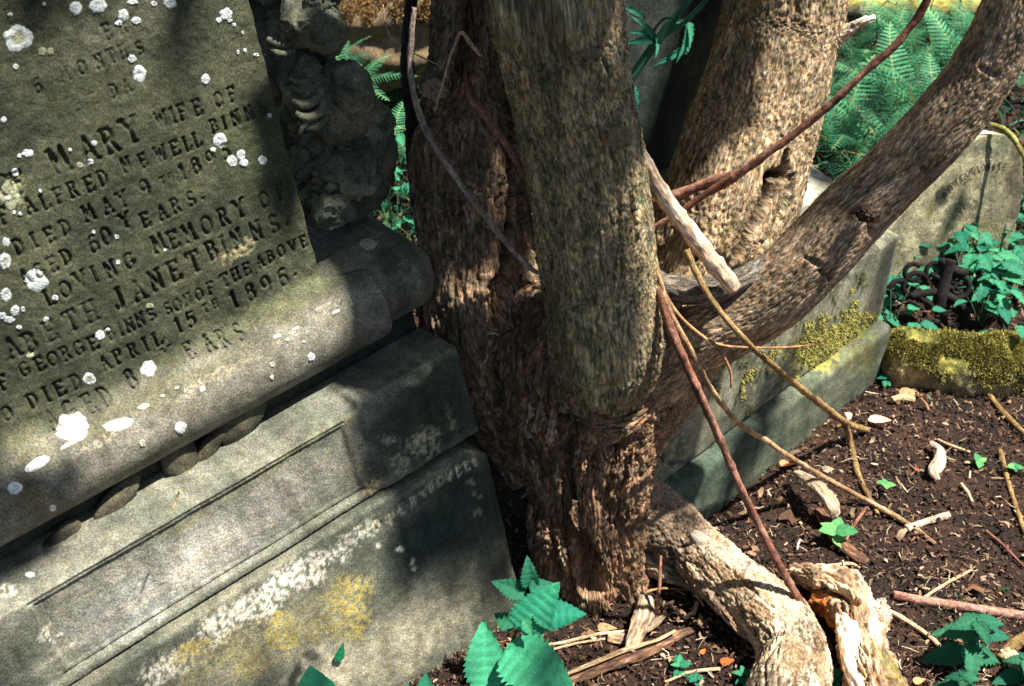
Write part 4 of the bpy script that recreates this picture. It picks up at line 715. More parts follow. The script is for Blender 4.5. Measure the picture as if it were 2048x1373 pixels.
for q, (label, pts, c) in enumerate([
  ('straight pinkish stick lying at the lower right edge', [(1786, 1190, None, 10), (1850, 1203, None, 11), (1930, 1215, None, 11), (2000, 1226, None, 12), (2075, 1236, None, 12)], ((.20, .10, .075), (.33, .21, .17))),
  ('short pale stick lying across the thin trailing stem', [(1812, 1058, None, 9), (1850, 1045, None, 8), (1898, 1030, None, 8)], PAL),
  ('leaning brown twig beside the mossy kerb', [(1958, 762, None, 8), (1985, 800, None, 7), (2015, 835, None, 7), (2060, 880, None, 7)], OLV),
  ('olive twig standing at the right edge behind seedling', [(2000, 902, None, 6), (2012, 950, None, 6), (2030, 1010, None, 6), (2052, 1070, None, 6)], OLV),
  ('thin straight twig from the rotten log to the nettle', [(1700, 1182, None, 7), (1760, 1215, None, 7), (1810, 1240, None, 6), (1860, 1275, None, 6), (1905, 1320, None, 5)], STR),
  ('wiry forked twig above the pinkish stick', [(1848, 1196, None, 4), (1880, 1175, None, 4), (1915, 1155, None, 4), (1940, 1142, None, 3)], STR),
  ('red thin twig in the soil at right', [(1972, 1062, None, 4), (2005, 1090, None, 4), (2048, 1135, None, 3)], RED),
  ('long bleached grass stem left of the split stick', [(1075, 1294, None, 3), (1130, 1285, None, 4), (1190, 1270, None, 4), (1255, 1262, None, 3)], STR),
  ('lower bleached grass stem under its neighbour', [(1088, 1304, None, 3), (1150, 1288, None, 3), (1210, 1278, None, 3)], STR),
  ('curled root hair arching beside the broken wood chunk', [(1268, 1215, None, 3), (1285, 1190, gd(1285, 1190)-.03, 3), (1320, 1178, gd(1320, 1178)-.03, 3), (1380, 1180, None, 3)], OLV),
  ('thin rootlet dropping from the buttress root', [(1322, 1112, 1.87, 3), (1320, 1150, 1.86, 4), (1318, 1190, 1.85, 4), (1312, 1225, 1.86, 3)], RED),
  ('small bent pale twig between the log and split stick', [(1368, 1238, None, 4), (1388, 1225, None, 6), (1395, 1205, None, 5)], PAL),
  ('thin pale straw at the lower left of the big root', [(1330, 1365, None, 3), (1380, 1345, None, 4), (1440, 1338, None, 4)], STR),
  ('dark thin twig lying toward the seedling', [(1690, 1085, None, 3), (1715, 1040, None, 4), (1745, 1000, None, 4)], RED),
  ('pale twig resting behind the rotten log', [(1615, 1140, None, 4), (1660, 1132, None, 4), (1700, 1128, None, 4), (1720, 1136, None, 3)], STR),
  ('stout brown stick cut by the right edge below', [(2000, 1320, None, 12), (2030, 1290, None, 15), (2075, 1265, None, 16)], OLV),
  ('thin twig lying beside the long mossy slope of soil', [(1875, 880, None, 3), (1905, 893, None, 4), (1940, 905, None, 3)], STR),
  ('short white twig fragment near the centre of the soil', [(1922, 968, None, 4), (1935, 985, None, 4), (1945, 1005, None, 3)], STR)]):
    twig(label, pts, *c, 20+q, 'fallen_twig', 'twig', grp='twigs lying on the soil')
tag(tube('grass_blade', [(360, 980, gdep(360, 980, .515)-.02, 2), (352, 1000, gdep(352, 1000, .515), 2), (346, 1020, gdep(346, 1020, .515)+.01, 1.5)], .003, M['twig'], col=(.5, .38, .15), nu=6), 'single dry yellow grass blade on the plinth under the rolled edge', 'grass blade')

# ================================================================== DEAD WOOD ON THE GROUND
def slab_wood(label, pts, c1, c2, seed, name='wood_piece', cat='wood', flat=.5, up=.008, bend=.0, grp=None):
    P = [(x, y, gdep(x, y, up+bend*math.sin(math.pi*i/max(1, len(pts)-1))) if d is None else d, w) for i, (x, y, d, w) in enumerate(pts)]
    Pt, R, T, NN, B, q, nu = tube_raw(P, .0025, 30); nv = len(Pt); th = np.linspace(0, 2*math.pi, nu, endpoint=False)
    upv = np.array([0, -.25, 1.]); side = np.cross(T, upv); side /= np.linalg.norm(side, axis=1)[:, None]; nn = np.cross(side, T)
    rag = 1+.16*fbm(np.stack([np.cos(th)[None, :]*1.5+0*q[:, None], np.sin(th)[None, :]*1.5+0*q[:, None], q[:, None]*45+0*th[None, :]], -1)+seed, 3)
    a = (R[:, None]*np.cos(th)*rag); b = (R[:, None]*flat*np.sin(th)*rag); bc = np.stack([a, b, q[:, None]+0*a], -1)
    b = b+R[:, None]*.18*fbm(bc*[160, 160, 30]+seed, 2)
    V = Pt[:, None, :]+side[:, None, :]*a[..., None]+nn[:, None, :]*b[..., None]
    k = sstep(-.4, .4, fbm(bc*[160, 160, 25]+seed, 3))[..., None]; c = np.array(c1)*(1-k)+np.array(c2)*k
    o = mesh(name, np.vstack([V.reshape(-1, 3), Pt[0], Pt[-1]]), [tuple(x) for x in gridfaces(nu, nv, True).tolist()]+[(nu*nv, (i+1) % nu, i) for i in range(nu)]+[(nu*nv+1, nu*nv-nu+i, nu*nv-nu+(i+1) % nu) for i in range(nu)],
             M['wood'], None, np.vstack([c.reshape(-1, 3), c[0, 0], c[-1, 0]]), bc=np.vstack([bc.reshape(-1, 3), [0, 0, 0], [0, 0, q[-1]]]))
    return tag(o, label, cat, grp)
LT = ((.40, .32, .24), (.58, .48, .37)); DB = ((.09, .05, .035), (.18, .11, .07))
slab_wood('thick split stick standing on end left of the big root', [(1292, 1195, None, 15), (1288, 1225, None, 20), (1278, 1255, None, 18), (1266, 1285, None, 14), (1258, 1302, None, 9)], (.22, .17, .12), (.42, .34, .25), 1, up=.02)
slab_wood('side splinter leaning on the split stick', [(1332, 1225, None, 5), (1312, 1245, None, 8), (1290, 1262, None, 6)], (.24, .18, .12), (.4, .3, .2), 2, up=.012)
slab_wood('long dark strip of bark along the bottom edge', [(1120, 1368, None, 10), (1180, 1342, None, 16), (1240, 1318, None, 17), (1300, 1298, None, 15), (1345, 1275, None, 12), (1390, 1258, None, 6)], *DB, 3, up=.010)
slab_wood('thin tan ridge of bark above the long dark strip', [(1130, 1350, None, 4), (1190, 1325, None, 5), (1250, 1300, None, 5), (1310, 1282, None, 4), (1350, 1262, None, 3)], (.34, .24, .14), (.48, .36, .22), 4, up=.024)
slab_wood('arched curl of pale bark beyond the long red stem', [(1592, 945, None, 8), (1618, 960, None, 14), (1645, 985, None, 16), (1665, 1010, None, 16), (1672, 1032, None, 11)], *LT, 5, up=.03, bend=.03)
slab_wood('dark rotten bark strip under the green seedling', [(1635, 1020, None, 10), (1660, 1055, None, 14), (1685, 1090, None, 14), (1715, 1112, None, 14), (1735, 1125, None, 8)], *DB, 6, up=.012)
slab_wood('curled whitish bark flake on the open soil', [(1862, 885, None, 5), (1880, 900, None, 9), (1878, 925, None, 13), (1868, 945, None, 12), (1878, 960, None, 4)], (.5, .42, .34), (.66, .58, .50), 7, up=.014, bend=.01)
slab_wood('broad white bark scrap at the lower right', [(2010, 1300, None, 14), (2030, 1325, None, 18), (2048, 1345, None, 14)], *LT, 8, up=.01)
slab_wood('small flat brown bark plate beside the split stick', [(1215, 1275, None, 10), (1245, 1278, None, 13), (1262, 1285, None, 10)], (.3, .2, .13), (.45, .32, .22), 9, up=.006, flat=.2)
slab_wood('grey curved bark chip near the kerb foot', [(1785, 800, None, 6), (1805, 795, None, 8), (1830, 800, None, 5)], (.45, .3, .17), (.58, .42, .28), 10, up=.01)
# rotten hollow log: hollow shell with an orange crumbling core
log = thing('rotten_log', 'rotten hollow log with pale broken bark beside the big root', 'log', onground(1680, 1230))
log_cr = [([(1618, 1190, 10), (1650, 1185, 16), (1690, 1190, 14), (1715, 1205, 8)], .045), ([(1600, 1235, 10), (1640, 1240, 14)], .03), ([(1700, 1100, 3), (1730, 1160, 5)], .008), ([(1690, 1285, 8), (1710, 1340, 10), (1725, 1390, 10)], .016)]
tube('bark_shell', [(1575, 1160, gdep(1575, 1160, .01), 18), (1605, 1152, gdep(1605, 1152, .03), 28), (1650, 1165, gdep(1650, 1165, .04), 40), (1690, 1195, gdep(1690, 1195, .045), 46), (1712, 1240, gdep(1712, 1240, .045), 46), (1725, 1300, gdep(1725, 1300, .045), 50), (1745, 1370, gdep(1745, 1370, .04), 54), (1770, 1450, gdep(1770, 1450, .035), 54), (1790, 1540, gdep(1790, 1540, .01), 46), (1800, 1620, gdep(1800, 1620, -.04), 30)], .0022, M['wood'], log,
     barkdisp(across=60, along=3, amp=.010, fine=.003, lump=.012, lumps=22, seed=83), carve=carver(log_cr, 8),
     colf=lambda c, V, dirs, bc, d: (lambda k, g: (np.array([.24, .17, .11])*(1-k)+np.array([.52, .43, .32])*k)*(1-g)+np.array([.22, .22, .05])*g)(sstep(-.3, .5, fbm(bc*[45, 45, 20]+3, 3))[..., None], (sstep(.2, .3, bc[..., 2])*sstep(0., .5, fbm(bc*30+9, 3))*.8)[..., None]))
tube('inner_wood', [(1625, 1205, gdep(1625, 1205, .02), 22), (1665, 1215, gdep(1665, 1215, .03), 26), (1695, 1245, gdep(1695, 1245, .035), 26)], .003, M['wood'], log, barkdisp(across=60, along=2, amp=.006, fine=.004, lump=.012, lumps=30, seed=85), colf=barkcol((.30, .11, .03), (.46, .22, .08), seed=3), nu=50)
tube('inner_wood', [(1690, 1235, gdep(1690, 1235, .055), 20), (1698, 1275, gdep(1698, 1275, .06), 27), (1705, 1330, gdep(1705, 1330, .055), 22), (1730, 1400, gdep(1730, 1400, .05), 22)], .0025, M['wood'], log, barkdisp(across=60, along=9, amp=.004, fine=.001, lump=.005, lumps=14, seed=87), colf=barkcol((.62, .52, .36), (.80, .72, .58), seed=6), nu=60)
flap([(1760, 1200, gdep(1760, 1200, .03), 10), (1762, 1235, gdep(1762, 1235, .035), 22), (1752, 1270, gdep(1752, 1270, .03), 20), (1748, 1292, gdep(1748, 1292, .02), 8)], 44, (.38, .30, .24), (.55, .45, .37), parent=log, name='bark_plate')
flap([(1605, 1255, gdep(1605, 1255, .03), 8), (1628, 1262, gdep(1628, 1262, .04), 18), (1645, 1285, gdep(1645, 1285, .035), 12)], 45, (.30, .22, .15), (.5, .4, .3), parent=log, name='bark_plate')

# ================================================================== MOSSY KERB, FAR SLAB, OTHER STONES
def beam(name, p0, p1, prof, base, blobs, seed, label, cat, mat='moss', res=.006, low=.006, parent=None, fuzz=.004):
    """a worn stone of given cross-section (across, up) from p0 to p1"""
    p0, p1 = np.array(p0), np.array(p1); ax = nrm(p1-p0); L = np.linalg.norm(p1-p0); up = np.array([0, 0, 1.]); ac = nrm(np.cross(up, ax)); up2 = np.cross(ax, ac)
    prof = np.array(prof); seg = np.linalg.norm(np.diff(prof, axis=0), axis=1); q = np.concatenate([[0], np.cumsum(seg)]); t = np.linspace(0, q[-1], int(q[-1]/res))
    a = np.interp(t, q, prof[:, 0]); h = np.interp(t, q, prof[:, 1])
    for _ in range(3): a[1:-1] = (a[:-2]+2*a[1:-1]+a[2:])/4; h[1:-1] = (h[:-2]+2*h[1:-1]+h[2:])/4
    s = np.arange(0, L, res); k = np.clip(np.minimum(s, L-s)/.03, 0, 1)**.5; 
    ca, ch = a.mean(), h.mean(); A = ca+(a[:, None]-ca)*(.55+.45*k); Hh = ch+(h[:, None]-ch)*(.55+.45*k); S = s[None, :]+0*A
    W = p0+S[..., None]*ax+A[..., None]*ac+Hh[..., None]*up2; nr = np.stack([0*A, a[:, None]-ca+0*S, h[:, None]-ch+0*S], -1); nr /= np.linalg.norm(nr, axis=-1)[..., None]
    d = low*fbm(W*9+seed, 3)+fuzz*fbm(W*70+seed, 3); W = W+(nr[..., 1:2]*ac+nr[..., 2:]*up2)*d[..., None]
    # moss grows on the upper side
    m = sstep(.0, .55, nr[..., 2]+.8*fbm(W*16+seed, 3))[..., None]; k2 = sstep(-.5, .5, fbm(W*40+seed, 2))[..., None]
    moss = np.array(base[1])*(1-k2)+np.array(base[2])*k2; c = np.array(base[0])*(1-m)+moss*m; px, py = pixof(W); c = blobcol(px, py, c, blobs, seed)
    W2 = np.concatenate([W[:, :1]*0+W[:, :1].mean(0, keepdims=True), W, W[:, -1:]*0+W[:, -1:].mean(0, keepdims=True)], 1); c = np.concatenate([c[:, :1], c, c[:, -1:]], 1)
    o = mesh(name, W2, gridfaces(W2.shape[1], W2.shape[0]), M[mat], parent, c.reshape(-1, 3))
    return tag(o, label, cat) if parent is None else o
MOSS = ((.16, .15, .09), (.06, .07, .016), (.30, .28, .09))
ka = gnd(1768, 775); kb = gnd(2200, 815); kb = kb+np.array([0, .02, 0])
kerb = thing('mossy_kerb', 'low round-topped kerb stone thick with yellow-green moss at right', 'kerb', ka)
o_k = beam('stone', ka, kb, [(0, -.06), (-.004, .02), (.004, .062), (.03, .094), (.065, .104), (.10, .09), (.11, .04), (.11, -.06)], MOSS, [(1800, 750, 60, 22, 0, (.38, .31, .18), .8, 0), (1960, 700, 26, 10, 0, (.36, .30, .28), .8, 1)], 3, '', '', parent=kerb, low=.011)
# moss cushions (countless little tufts) on kerb and plinth
def tufts(name, label, pts, parent, c1, c2, size=.006, seed=0):
    r = np.random.default_rng(seed); V = []; Fc = []; C = []
    for p, n in pts:
        for _ in range(3):
            a = r.uniform(0, 6.28); t = np.array([math.cos(a), math.sin(a), 0]); t = t-n*(t@n); t = t/np.linalg.norm(t); b = np.cross(n, t); L = size*r.uniform(.5, 1.5); lean = (t*r.uniform(-.8, .8)+b*r.uniform(-.8, .8)+n)*L
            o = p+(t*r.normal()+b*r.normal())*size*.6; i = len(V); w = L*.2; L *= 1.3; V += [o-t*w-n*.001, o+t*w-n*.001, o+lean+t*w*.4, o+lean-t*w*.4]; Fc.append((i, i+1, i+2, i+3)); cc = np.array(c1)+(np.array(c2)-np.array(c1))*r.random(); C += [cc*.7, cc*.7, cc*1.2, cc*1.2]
    o = mesh(name, V, np.array(Fc), M['moss'], parent, C, smooth=False); o['kind'] = 'stuff'; o['label'] = label; return o
def sample_px(tree_, region, n, cond, seed):
    r = np.random.default_rng(seed); out = []
    x0, y0, x1, y1 = region
    for _ in range(n):
        x, y = r.uniform(x0, x1), r.uniform(y0, y1)
        if not cond(x, y, r): continue
        h = hit(x, y, [tree_])
        if h is None: continue
        nn = np.array(h[1]); nn = nn if nn@ray(x, y) < 0 else -nn
        out.append((np.array(h[0]), nn))
    return out
kbv = bvh_of(o_k); n2 = lambda x, y, s=.02, z=0: float(perlin(np.array([x*s, y*s, z])))
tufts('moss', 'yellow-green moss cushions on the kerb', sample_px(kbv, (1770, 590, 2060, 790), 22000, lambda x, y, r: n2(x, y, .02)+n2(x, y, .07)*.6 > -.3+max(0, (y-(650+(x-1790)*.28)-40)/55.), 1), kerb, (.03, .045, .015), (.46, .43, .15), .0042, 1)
tufts('moss', 'yellow-green moss on the plinth corner', sample_px(NB[0], (1480, 560, 1775, 860), 18000, lambda x, y, r: (1-min(1, math.hypot((x-1690)/115, (y-690)/90)))*1.3+n2(x, y, .022, 3)*.9+n2(x, y, .08, 5)*.5 > .42, 2), neigh, (.03, .045, .015), (.38, .36, .11), .004, 2)
tufts('moss', 'dark dead moss streaks on the plinth face', sample_px(NB[0], (1300, 540, 1740, 960), 9000, lambda x, y, r: n2(x*1.0, y*.35, .045, 8)+n2(x, y, .02, 5)*.9 > .42, 3), neigh, (.02, .025, .012), (.08, .08, .03), .0045, 3)
# far mossy slab, top right
fa, fb = gnd(1600, 62), gnd(2120, 78)
far = thing('mossy_edging', 'long moss-covered edging stone in the far background top right', 'kerb', fa)
beam('stone', fa, fb, [(0, -.1), (0, .10), (.02, .125), (.12, .13), (.14, .1), (.14, -.1)], ((.08, .07, .05), (.20, .20, .05), (.42, .40, .14)), [(1720, 30, 40, 12, 0, (.6, .55, .48), .8, 1)], 8, '', '', res=.012, parent=far)

# curved-top headstone with an arched line of lettering, right
HD = 2.72
def headstone():
    base_p = gnd(1905, 520); base_p = at(1905, 520, HD); xr = nrm(np.array([.84, .50, .10])); zz = np.array([-.10, .16, 1.]); zz = nrm(zz-xr*(zz@xr)); yy = np.cross(zz, xr)
    def pl(px, py): r = ray(px, py); q = CV+r*(((base_p-CV)@yy)/(r@yy))-base_p; return q@xr, q@zz
    root = thing('curved_headstone', 'pale round-topped headstone with arched worn lettering behind the curving branch', 'gravestone', base_p)
    out = [pl(*p) for p in [(1700, 640), (1740, 520), (1775, 470), (1820, 410), (1870, 350), (1920, 300), (1960, 276), (1990, 268), (2015, 272), (2035, 290), (2044, 320), (2046, 360), (2035, 440), (2020, 520), (2005, 640)]]
    out = np.array(out); out = catmull(np.column_stack([out, 0*out[:, 0]]), 160)[:, :2]
    cen = np.array(pl(1900, 500)); m = 70; f = np.linspace(0, 1, m)
    A = cen[0]+(out[None, :, 0]-cen[0])*f[:, None]; B = cen[1]+(out[None, :, 1]-cen[1])*f[:, None]; Y = 0*A
    W = base_p+A[..., None]*xr+B[..., None]*zz; px, py = pixof(W); dd = np.zeros_like(A)
    for (x, y, ch) in [(1893, 380, 'I'), (1916, 366, 'F'), (1927, 361, 'F'), (1945, 342, 'E'), (1958, 338, 'C'), (1966, 332, 'T'), (1984, 325, 'O'), (1993, 328, 'N'), (2004, 334, 'A')]: dd = np.maximum(dd, (np.hypot(px-x, py-y) < 0))
    W = W+yy*(.003*fbm(W*18, 3)+.0010*fbm(W*130, 2))[..., None]
    k = sstep(-.5, .5, fbm(W*14+6, 3))[..., None]; c = np.array([.15, .15, .10])*(1-k)+np.array([.26, .245, .16])*k
    c = blobcol(px, py, c, [(1990, 290, 60, 30, 20, (.10, .12, .08), .5, 0), (1885, 395, 14, 28, -20, (.02, .025, .015), .95, 0), (1862, 420, 10, 22, -20, (.10, .10, .03), .8, 0), (1950, 410, 18, 22, 0, (.05, .05, .035), .7, 1), (2035, 380, 26, 90, 0, (.06, .05, .035), .8, 0), (1850, 480, 60, 60, 0, (.28, .26, .17), .6, 0), (1945, 470, 60, 60, 0, (.17, .14, .08), .5, 0)], 3)
    # rim and thickness
    rim = np.stack([W[-1]+yy*t for t in (.01, .04, .085)], 0)
    Wf = np.concatenate([W, rim], 0); cf = np.concatenate([c, np.broadcast_to(np.array([.40, .37, .26]), rim.shape)], 0)
    o = mesh('slab', Wf, gridfaces(Wf.shape[1], Wf.shape[0]), M['stone_far'], root, cf.reshape(-1, 3))
    # letters: flat dark strokes laid along the arch
    def mark(ch, x, y, cap, rot):
        a0, b0 = pl(x, y); a1, b1 = pl(x, y+10); cm = cap*abs(b1-b0)/10; ca, sa = math.cos(rot), math.sin(rot); V = []; Fc = []
        for st in G[ch]:
            for (ax, ay), (bx, by) in zip(st[:-1], st[1:]):
                p = np.array([(ax-.4)*cm*.8, (ay-.5)*cm]); q = np.array([(bx-.4)*cm*.8, (by-.5)*cm]); d = q-p; L = np.hypot(*d)+1e-9; nn = np.array([-d[1], d[0]])/L*cm*.09; i = len(V)
                for w in (p-nn, q-nn, q+nn, p+nn): u = (w[0]*ca-w[1]*sa, w[0]*sa+w[1]*ca); V.append(base_p+xr*(a0+u[0])+zz*(b0+u[1])-yy*.0042)
                Fc.append((i, i+1, i+2, i+3))
        mesh('letter', V, Fc, M['chip'], root, np.tile([.02, .02, .015], (len(V), 1)), smooth=False)
    word = 'AFFECTIONATE'; A0, A1, A2 = np.array([1892, 382]), np.array([1945, 322]), np.array([2008, 334])
    for i, ch in enumerate(word):
        t = i/(len(word)-1); p = (1-t)**2*A0+2*t*(1-t)*A1+t*t*A2; mark(ch, p[0], p[1], 13, math.radians(40-55*t))
    mark('O', 1916, 420, 12, .5); mark('F', 1926, 412, 12, .5)
headstone()
# mossy root/branch arching over that headstone
twig('yellow mossy branch arching over the curved headstone', [(1978, 248, 2.62, 5), (2000, 256, 2.62, 7), (2022, 272, 2.62, 7), (2040, 300, 2.62, 6), (2060, 335, 2.62, 6)], (.16, .17, .04), (.42, .40, .14), 60, 'mossy_branch', 'branch')
# big brown boulder-like fallen stone at the top left gap
bc_ = gnd(770, 150); 
bo = blob('fallen_stone', at(775, 55, 3.35)+np.array([0, .12, -.02]), (nrm([1, .25, 0]), nrm([-.25, 1, 0]), np.array([0, 0, 1.])), np.array([.34, .26, .19]), M['stone_far'], None, (.10, .075, .045), (.19, .14, .085), 5, 90, 60, .10, 1.6, .1, .75)
tag(bo, 'brown mossy fallen stone in the background left of the tree', 'stone')
stonB = bvh_of(bo)
tufts('moss', 'rusty orange moss', sample_px(stonB, (640, -20, 900, 105), 4500, lambda x, y, r: n2(x, y, .02, 2)+.5*n2(x, y, .06, 2) > 0+(y-35)/50., 5), bo, (.08, .045, .015), (.42, .27, .12), .006, 5)
bpy.data.objects['moss.003'].location = (0, 0, 0)
bo2 = blob('fallen_stone', at(860, 30, 3.6)+np.array([.2, .3, 0]), (nrm([1, .1, 0]), nrm([-.1, 1, 0]), np.array([0, 0, 1.])), np.array([.45, .22, .25]), M['stone_far'], None, (.05, .055, .04), (.09, .09, .06), 8, 70, 46, .1, 1.5, .1, .6)
tag(bo2, 'dark flat stone half hidden behind the left stem top', 'stone')

# cast-iron ornament: openwork scrolls
def iron():
    c = at(1862, 585, 2.52); root = thing('iron_ornament', 'black cast-iron scrollwork grave ornament lying behind the mossy kerb', 'ornament', c)
    ax, az = nrm([.93, -.1, -.30]), nrm([.22, .35, .92]); az = nrm(az-ax*(az@ax)); ay = np.cross(az, ax); sc = 2.52/F
    def P(px, py, dy=0.): return c+ax*(px-1862)*sc*1.02+az*(585-py)*sc*1.05+ay*dy
    def ring(name, x, y, r, w, a0=0, a1=360, n=18, dy=0.):
        pts = []
        for a in np.linspace(a0, a1, n): p = P(x+r*math.cos(math.radians(a)), y+r*math.sin(math.radians(a)), dy); pts.append((*p, w*sc*.72))
        tube(name, pts, .004, M['iron'], root, lambda bc, th, q, rr: .0008*fbm(bc*150, 2), nu=10, pix=False, col=(.012, .009, .01))
    for (x, y, r, w, a0, a1) in [(1828, 582, 24, 8, 20, 340), (1908, 560, 22, 8, -160, 160), (1921, 618, 30, 9, -170, 150), (1812, 560, 16, 7, 0, 300), (1850, 545, 15, 7, 100, 420), (1892, 540, 14, 7, 60, 380), (1921, 618, 15, 7, 0, 300), (1908, 562, 10, 6, 0, 300), (1828, 584, 11, 6, 0, 300), (1800, 600, 18, 8, 90, 330)]: ring('scroll', x, y, r, w, a0, a1)
    for pts in [[(1870, 515, 13), (1874, 545, 12), (1880, 580, 14), (1885, 605, 12)], [(1852, 522, 8), (1870, 530, 7), (1900, 532, 8), (1910, 524, 6)], [(1845, 552, 5), (1875, 558, 5), (1895, 566, 5)], [(1840, 600, 7), (1865, 605, 7), (1890, 612, 8)], [(1880, 580, 9), (1915, 585, 8), (1940, 600, 8), (1950, 630, 8)], [(1880, 575, 8), (1850, 590, 8), (1825, 605, 7)]]:
        tube('bar', [(*P(x, y, -.004), w*sc) for x, y, w in pts], .004, M['iron'], root, lambda bc, th, q, rr: .0008*fbm(bc*150, 2), nu=10, pix=False, col=(.012, .009, .01))
iron()

# ================================================================== PLANTS
def leafmesh(name, L, W, serr=.10, nser=9, fold=.25, droop=.25, seed=0, pos=None, col=(.012, .17, .10), lobes=0, rows=26, pw=.62):
    """leaf lying along +Y from the origin, upper side +Z; toothed edge, midrib fold and sunken veins"""
    r = np.random.default_rng(seed); v = np.linspace(0, 1, rows); u = np.linspace(-1, 1, 9); Vg, Ug = np.meshgrid(v, u, indexing='ij')
    prof = np.sin(math.pi*np.clip(v, 0, 1)**pw)**.85*(1-.15*v); prof[0] = .03; prof[-1] = .0
    if lobes: prof = prof*(1+.35*np.sin(v*math.pi*2*lobes))
    tooth = 1-serr*2.2*np.mod(v*nser+.0, 1.)*(v > .08)
    half = (prof*W*.5)[:, None]*np.where(np.abs(Ug) > .95, tooth[:, None], 1.)
    x = half*Ug; y = Vg*L-np.abs(Ug)*half*.25; vein = -np.abs(np.sin((Vg*nser*.6-np.abs(Ug)*1.0)*math.pi))**6*.016*L*(np.abs(Ug) > .05)
    z = np.abs(x)*fold-droop*L*Vg**2+vein+.02*L*np.sin(Vg*5+Ug*2+seed)*np.abs(Ug)
    z[:, 4] -= .008*L
    c = np.broadcast_to(np.array(col), x.shape+(3,)).copy(); c = c*(1+.35*(np.abs(Ug) < .1)[..., None])*(1+.25*(vein < -.004*L)[..., None])
    P = np.stack([x, y, z], -1).reshape(-1, 3); me = bpy.data.meshes.new(name); f = gridfaces(9, rows); me.from_pydata(P.tolist(), [], f.tolist())
    me.polygons.foreach_set('use_smooth', np.ones(len(me.polygons), bool)); a = me.attributes.new('Col', 'FLOAT_COLOR', 'POINT'); cc = np.ones((len(P), 4)); cc[:, :3] = c.reshape(-1, 3); a.data.foreach_set('color', cc.ravel()); me.materials.append(M['leaf']); return me
def place(me, name, p, ydir, zdir, scale, parent):
    y = nrm(ydir); z = np.asarray(zdir, float); z = nrm(z-y*(z@y)); x = np.cross(y, z); Mx = Matrix(((x[0]*scale, y[0]*scale, z[0]*scale, 0), (x[1]*scale, y[1]*scale, z[1]*scale, 0), (x[2]*scale, y[2]*scale, z[2]*scale, 0), (0, 0, 0, 1)))
    o = bpy.data.objects.new(name, me); COLL.objects.link(o); o.parent = parent; off = np.array(parent.location) if parent is not None else np.zeros(3); Mx.translation = Vector(np.asarray(p)-off); o.matrix_basis = Mx; return o
BG = (.010, .185, .105); BG2 = (.008, .12, .06); TEAL = (.016, .27, .165); LIME = (.05, .24, .10)
big1 = leafmesh('leaf', 1, .70, .10, 13, .22, .10, 1, col=TEAL, rows=53, pw=.80); big2 = leafmesh('leaf', 1, .74, .11, 13, .2, .12, 2, col=TEAL, rows=53, pw=.78); dark1 = leafmesh('leaf', 1, .82, .16, 9, .3, .2, 3, col=(.008, .14, .08), rows=37, pw=.75); dark2 = leafmesh('leaf', 1, .70, .16, 10, .4, .35, 4, col=(.008, .13, .075), rows=41, pw=.75)
lime1 = leafmesh('leaf', 1, .80, .04, 5, .2, .2, 5, col=(.06, .30, .11), pw=.85); lob1 = leafmesh('leaf', 1, .85, .16, 6, .25, .3, 6, col=(.010, .17, .10), pw=.85); lob2 = leafmesh('leaf', 1, .7, .18, 7, .3, .25, 7, col=(.014, .20, .11), pw=.85); netl = leafmesh('leaf', 1, .70, .2, 9, .35, .35, 8, col=(.010, .13, .065), rows=37, pw=.7)
def leafpx(me, b, t, db, dt, parent, tilt=(0, -.35, 1.)):
    p, q = at(b[0], b[1], db), at(t[0], t[1], dt); L = np.linalg.norm(q-p); return place(me, 'leaf', p, q-p, np.array(tilt), L, parent)
# the bright plant at the foot of the base stone
pb = onground(1090, 1330); pdp = proj(pb)[2]
plant = thing('toothed_leaf_plant', 'bright green plant with large toothed leaves at the foot of the base stone', 'plant', pb)
for me, b, t, db, dt, tl in [(big1, (975, 1385), (965, 1240), 1.64, 1.66, (-.1, -.6, 1)), (big2, (1010, 1300), (1150, 1385), 1.64, 1.56, (.1, -.5, 1)), (big2, (1038, 1262), (1118, 1170), 1.64, 1.62, (.2, -.7, .9)), (big1, (1060, 1235), (1172, 1224), 1.66, 1.64, (.1, -.3, 1)), (dark1, (1030, 1255), (985, 1225), 1.68, 1.70, (-.3, -.6, 1)),
      (dark2, (1050, 1190), (985, 1160), 1.68, 1.68, (-.3, -.5, 1)), (dark2, (1062, 1175), (1055, 1124), 1.68, 1.66, (0, -.9, .6)), (dark1, (1060, 1182), (1112, 1165), 1.67, 1.68, (.4, -.4, 1)), (lob2, (1068, 1225), (1108, 1258), 1.64, 1.62, (.3, -.6, .9)), (lob2, (1048, 1240), (1062, 1268), 1.63, 1.61, (0, -.7, .8)), (dark1, (1040, 1200), (1020, 1160), 1.69, 1.69, (-.2, -.6, .8)), (lob1, (1040, 1300), (1060, 1275), 1.66, 1.66, (0, -.6, 1)), (lob1, (1010, 1300), (1040, 1315), 1.65, 1.63, (0, -.6, 1))]:
    leafpx(me, b, t, db, dt, plant, tl)
tube('plant_stem', [(1010, 1312, pdp-.02, 2.5), (1030, 1270, 1.68, 3.5), (1045, 1235, 1.67, 3.5), (1058, 1185, 1.68, 3)], .004, M['twig'], plant, col=(.05, .09, .03), nu=8)
tube('plant_stem', [(1000, 1400, 1.70, 2.5), (1012, 1335, 1.67, 3), (1022, 1290, 1.66, 3)], .004, M['twig'], plant, col=(.05, .09, .03), nu=8)
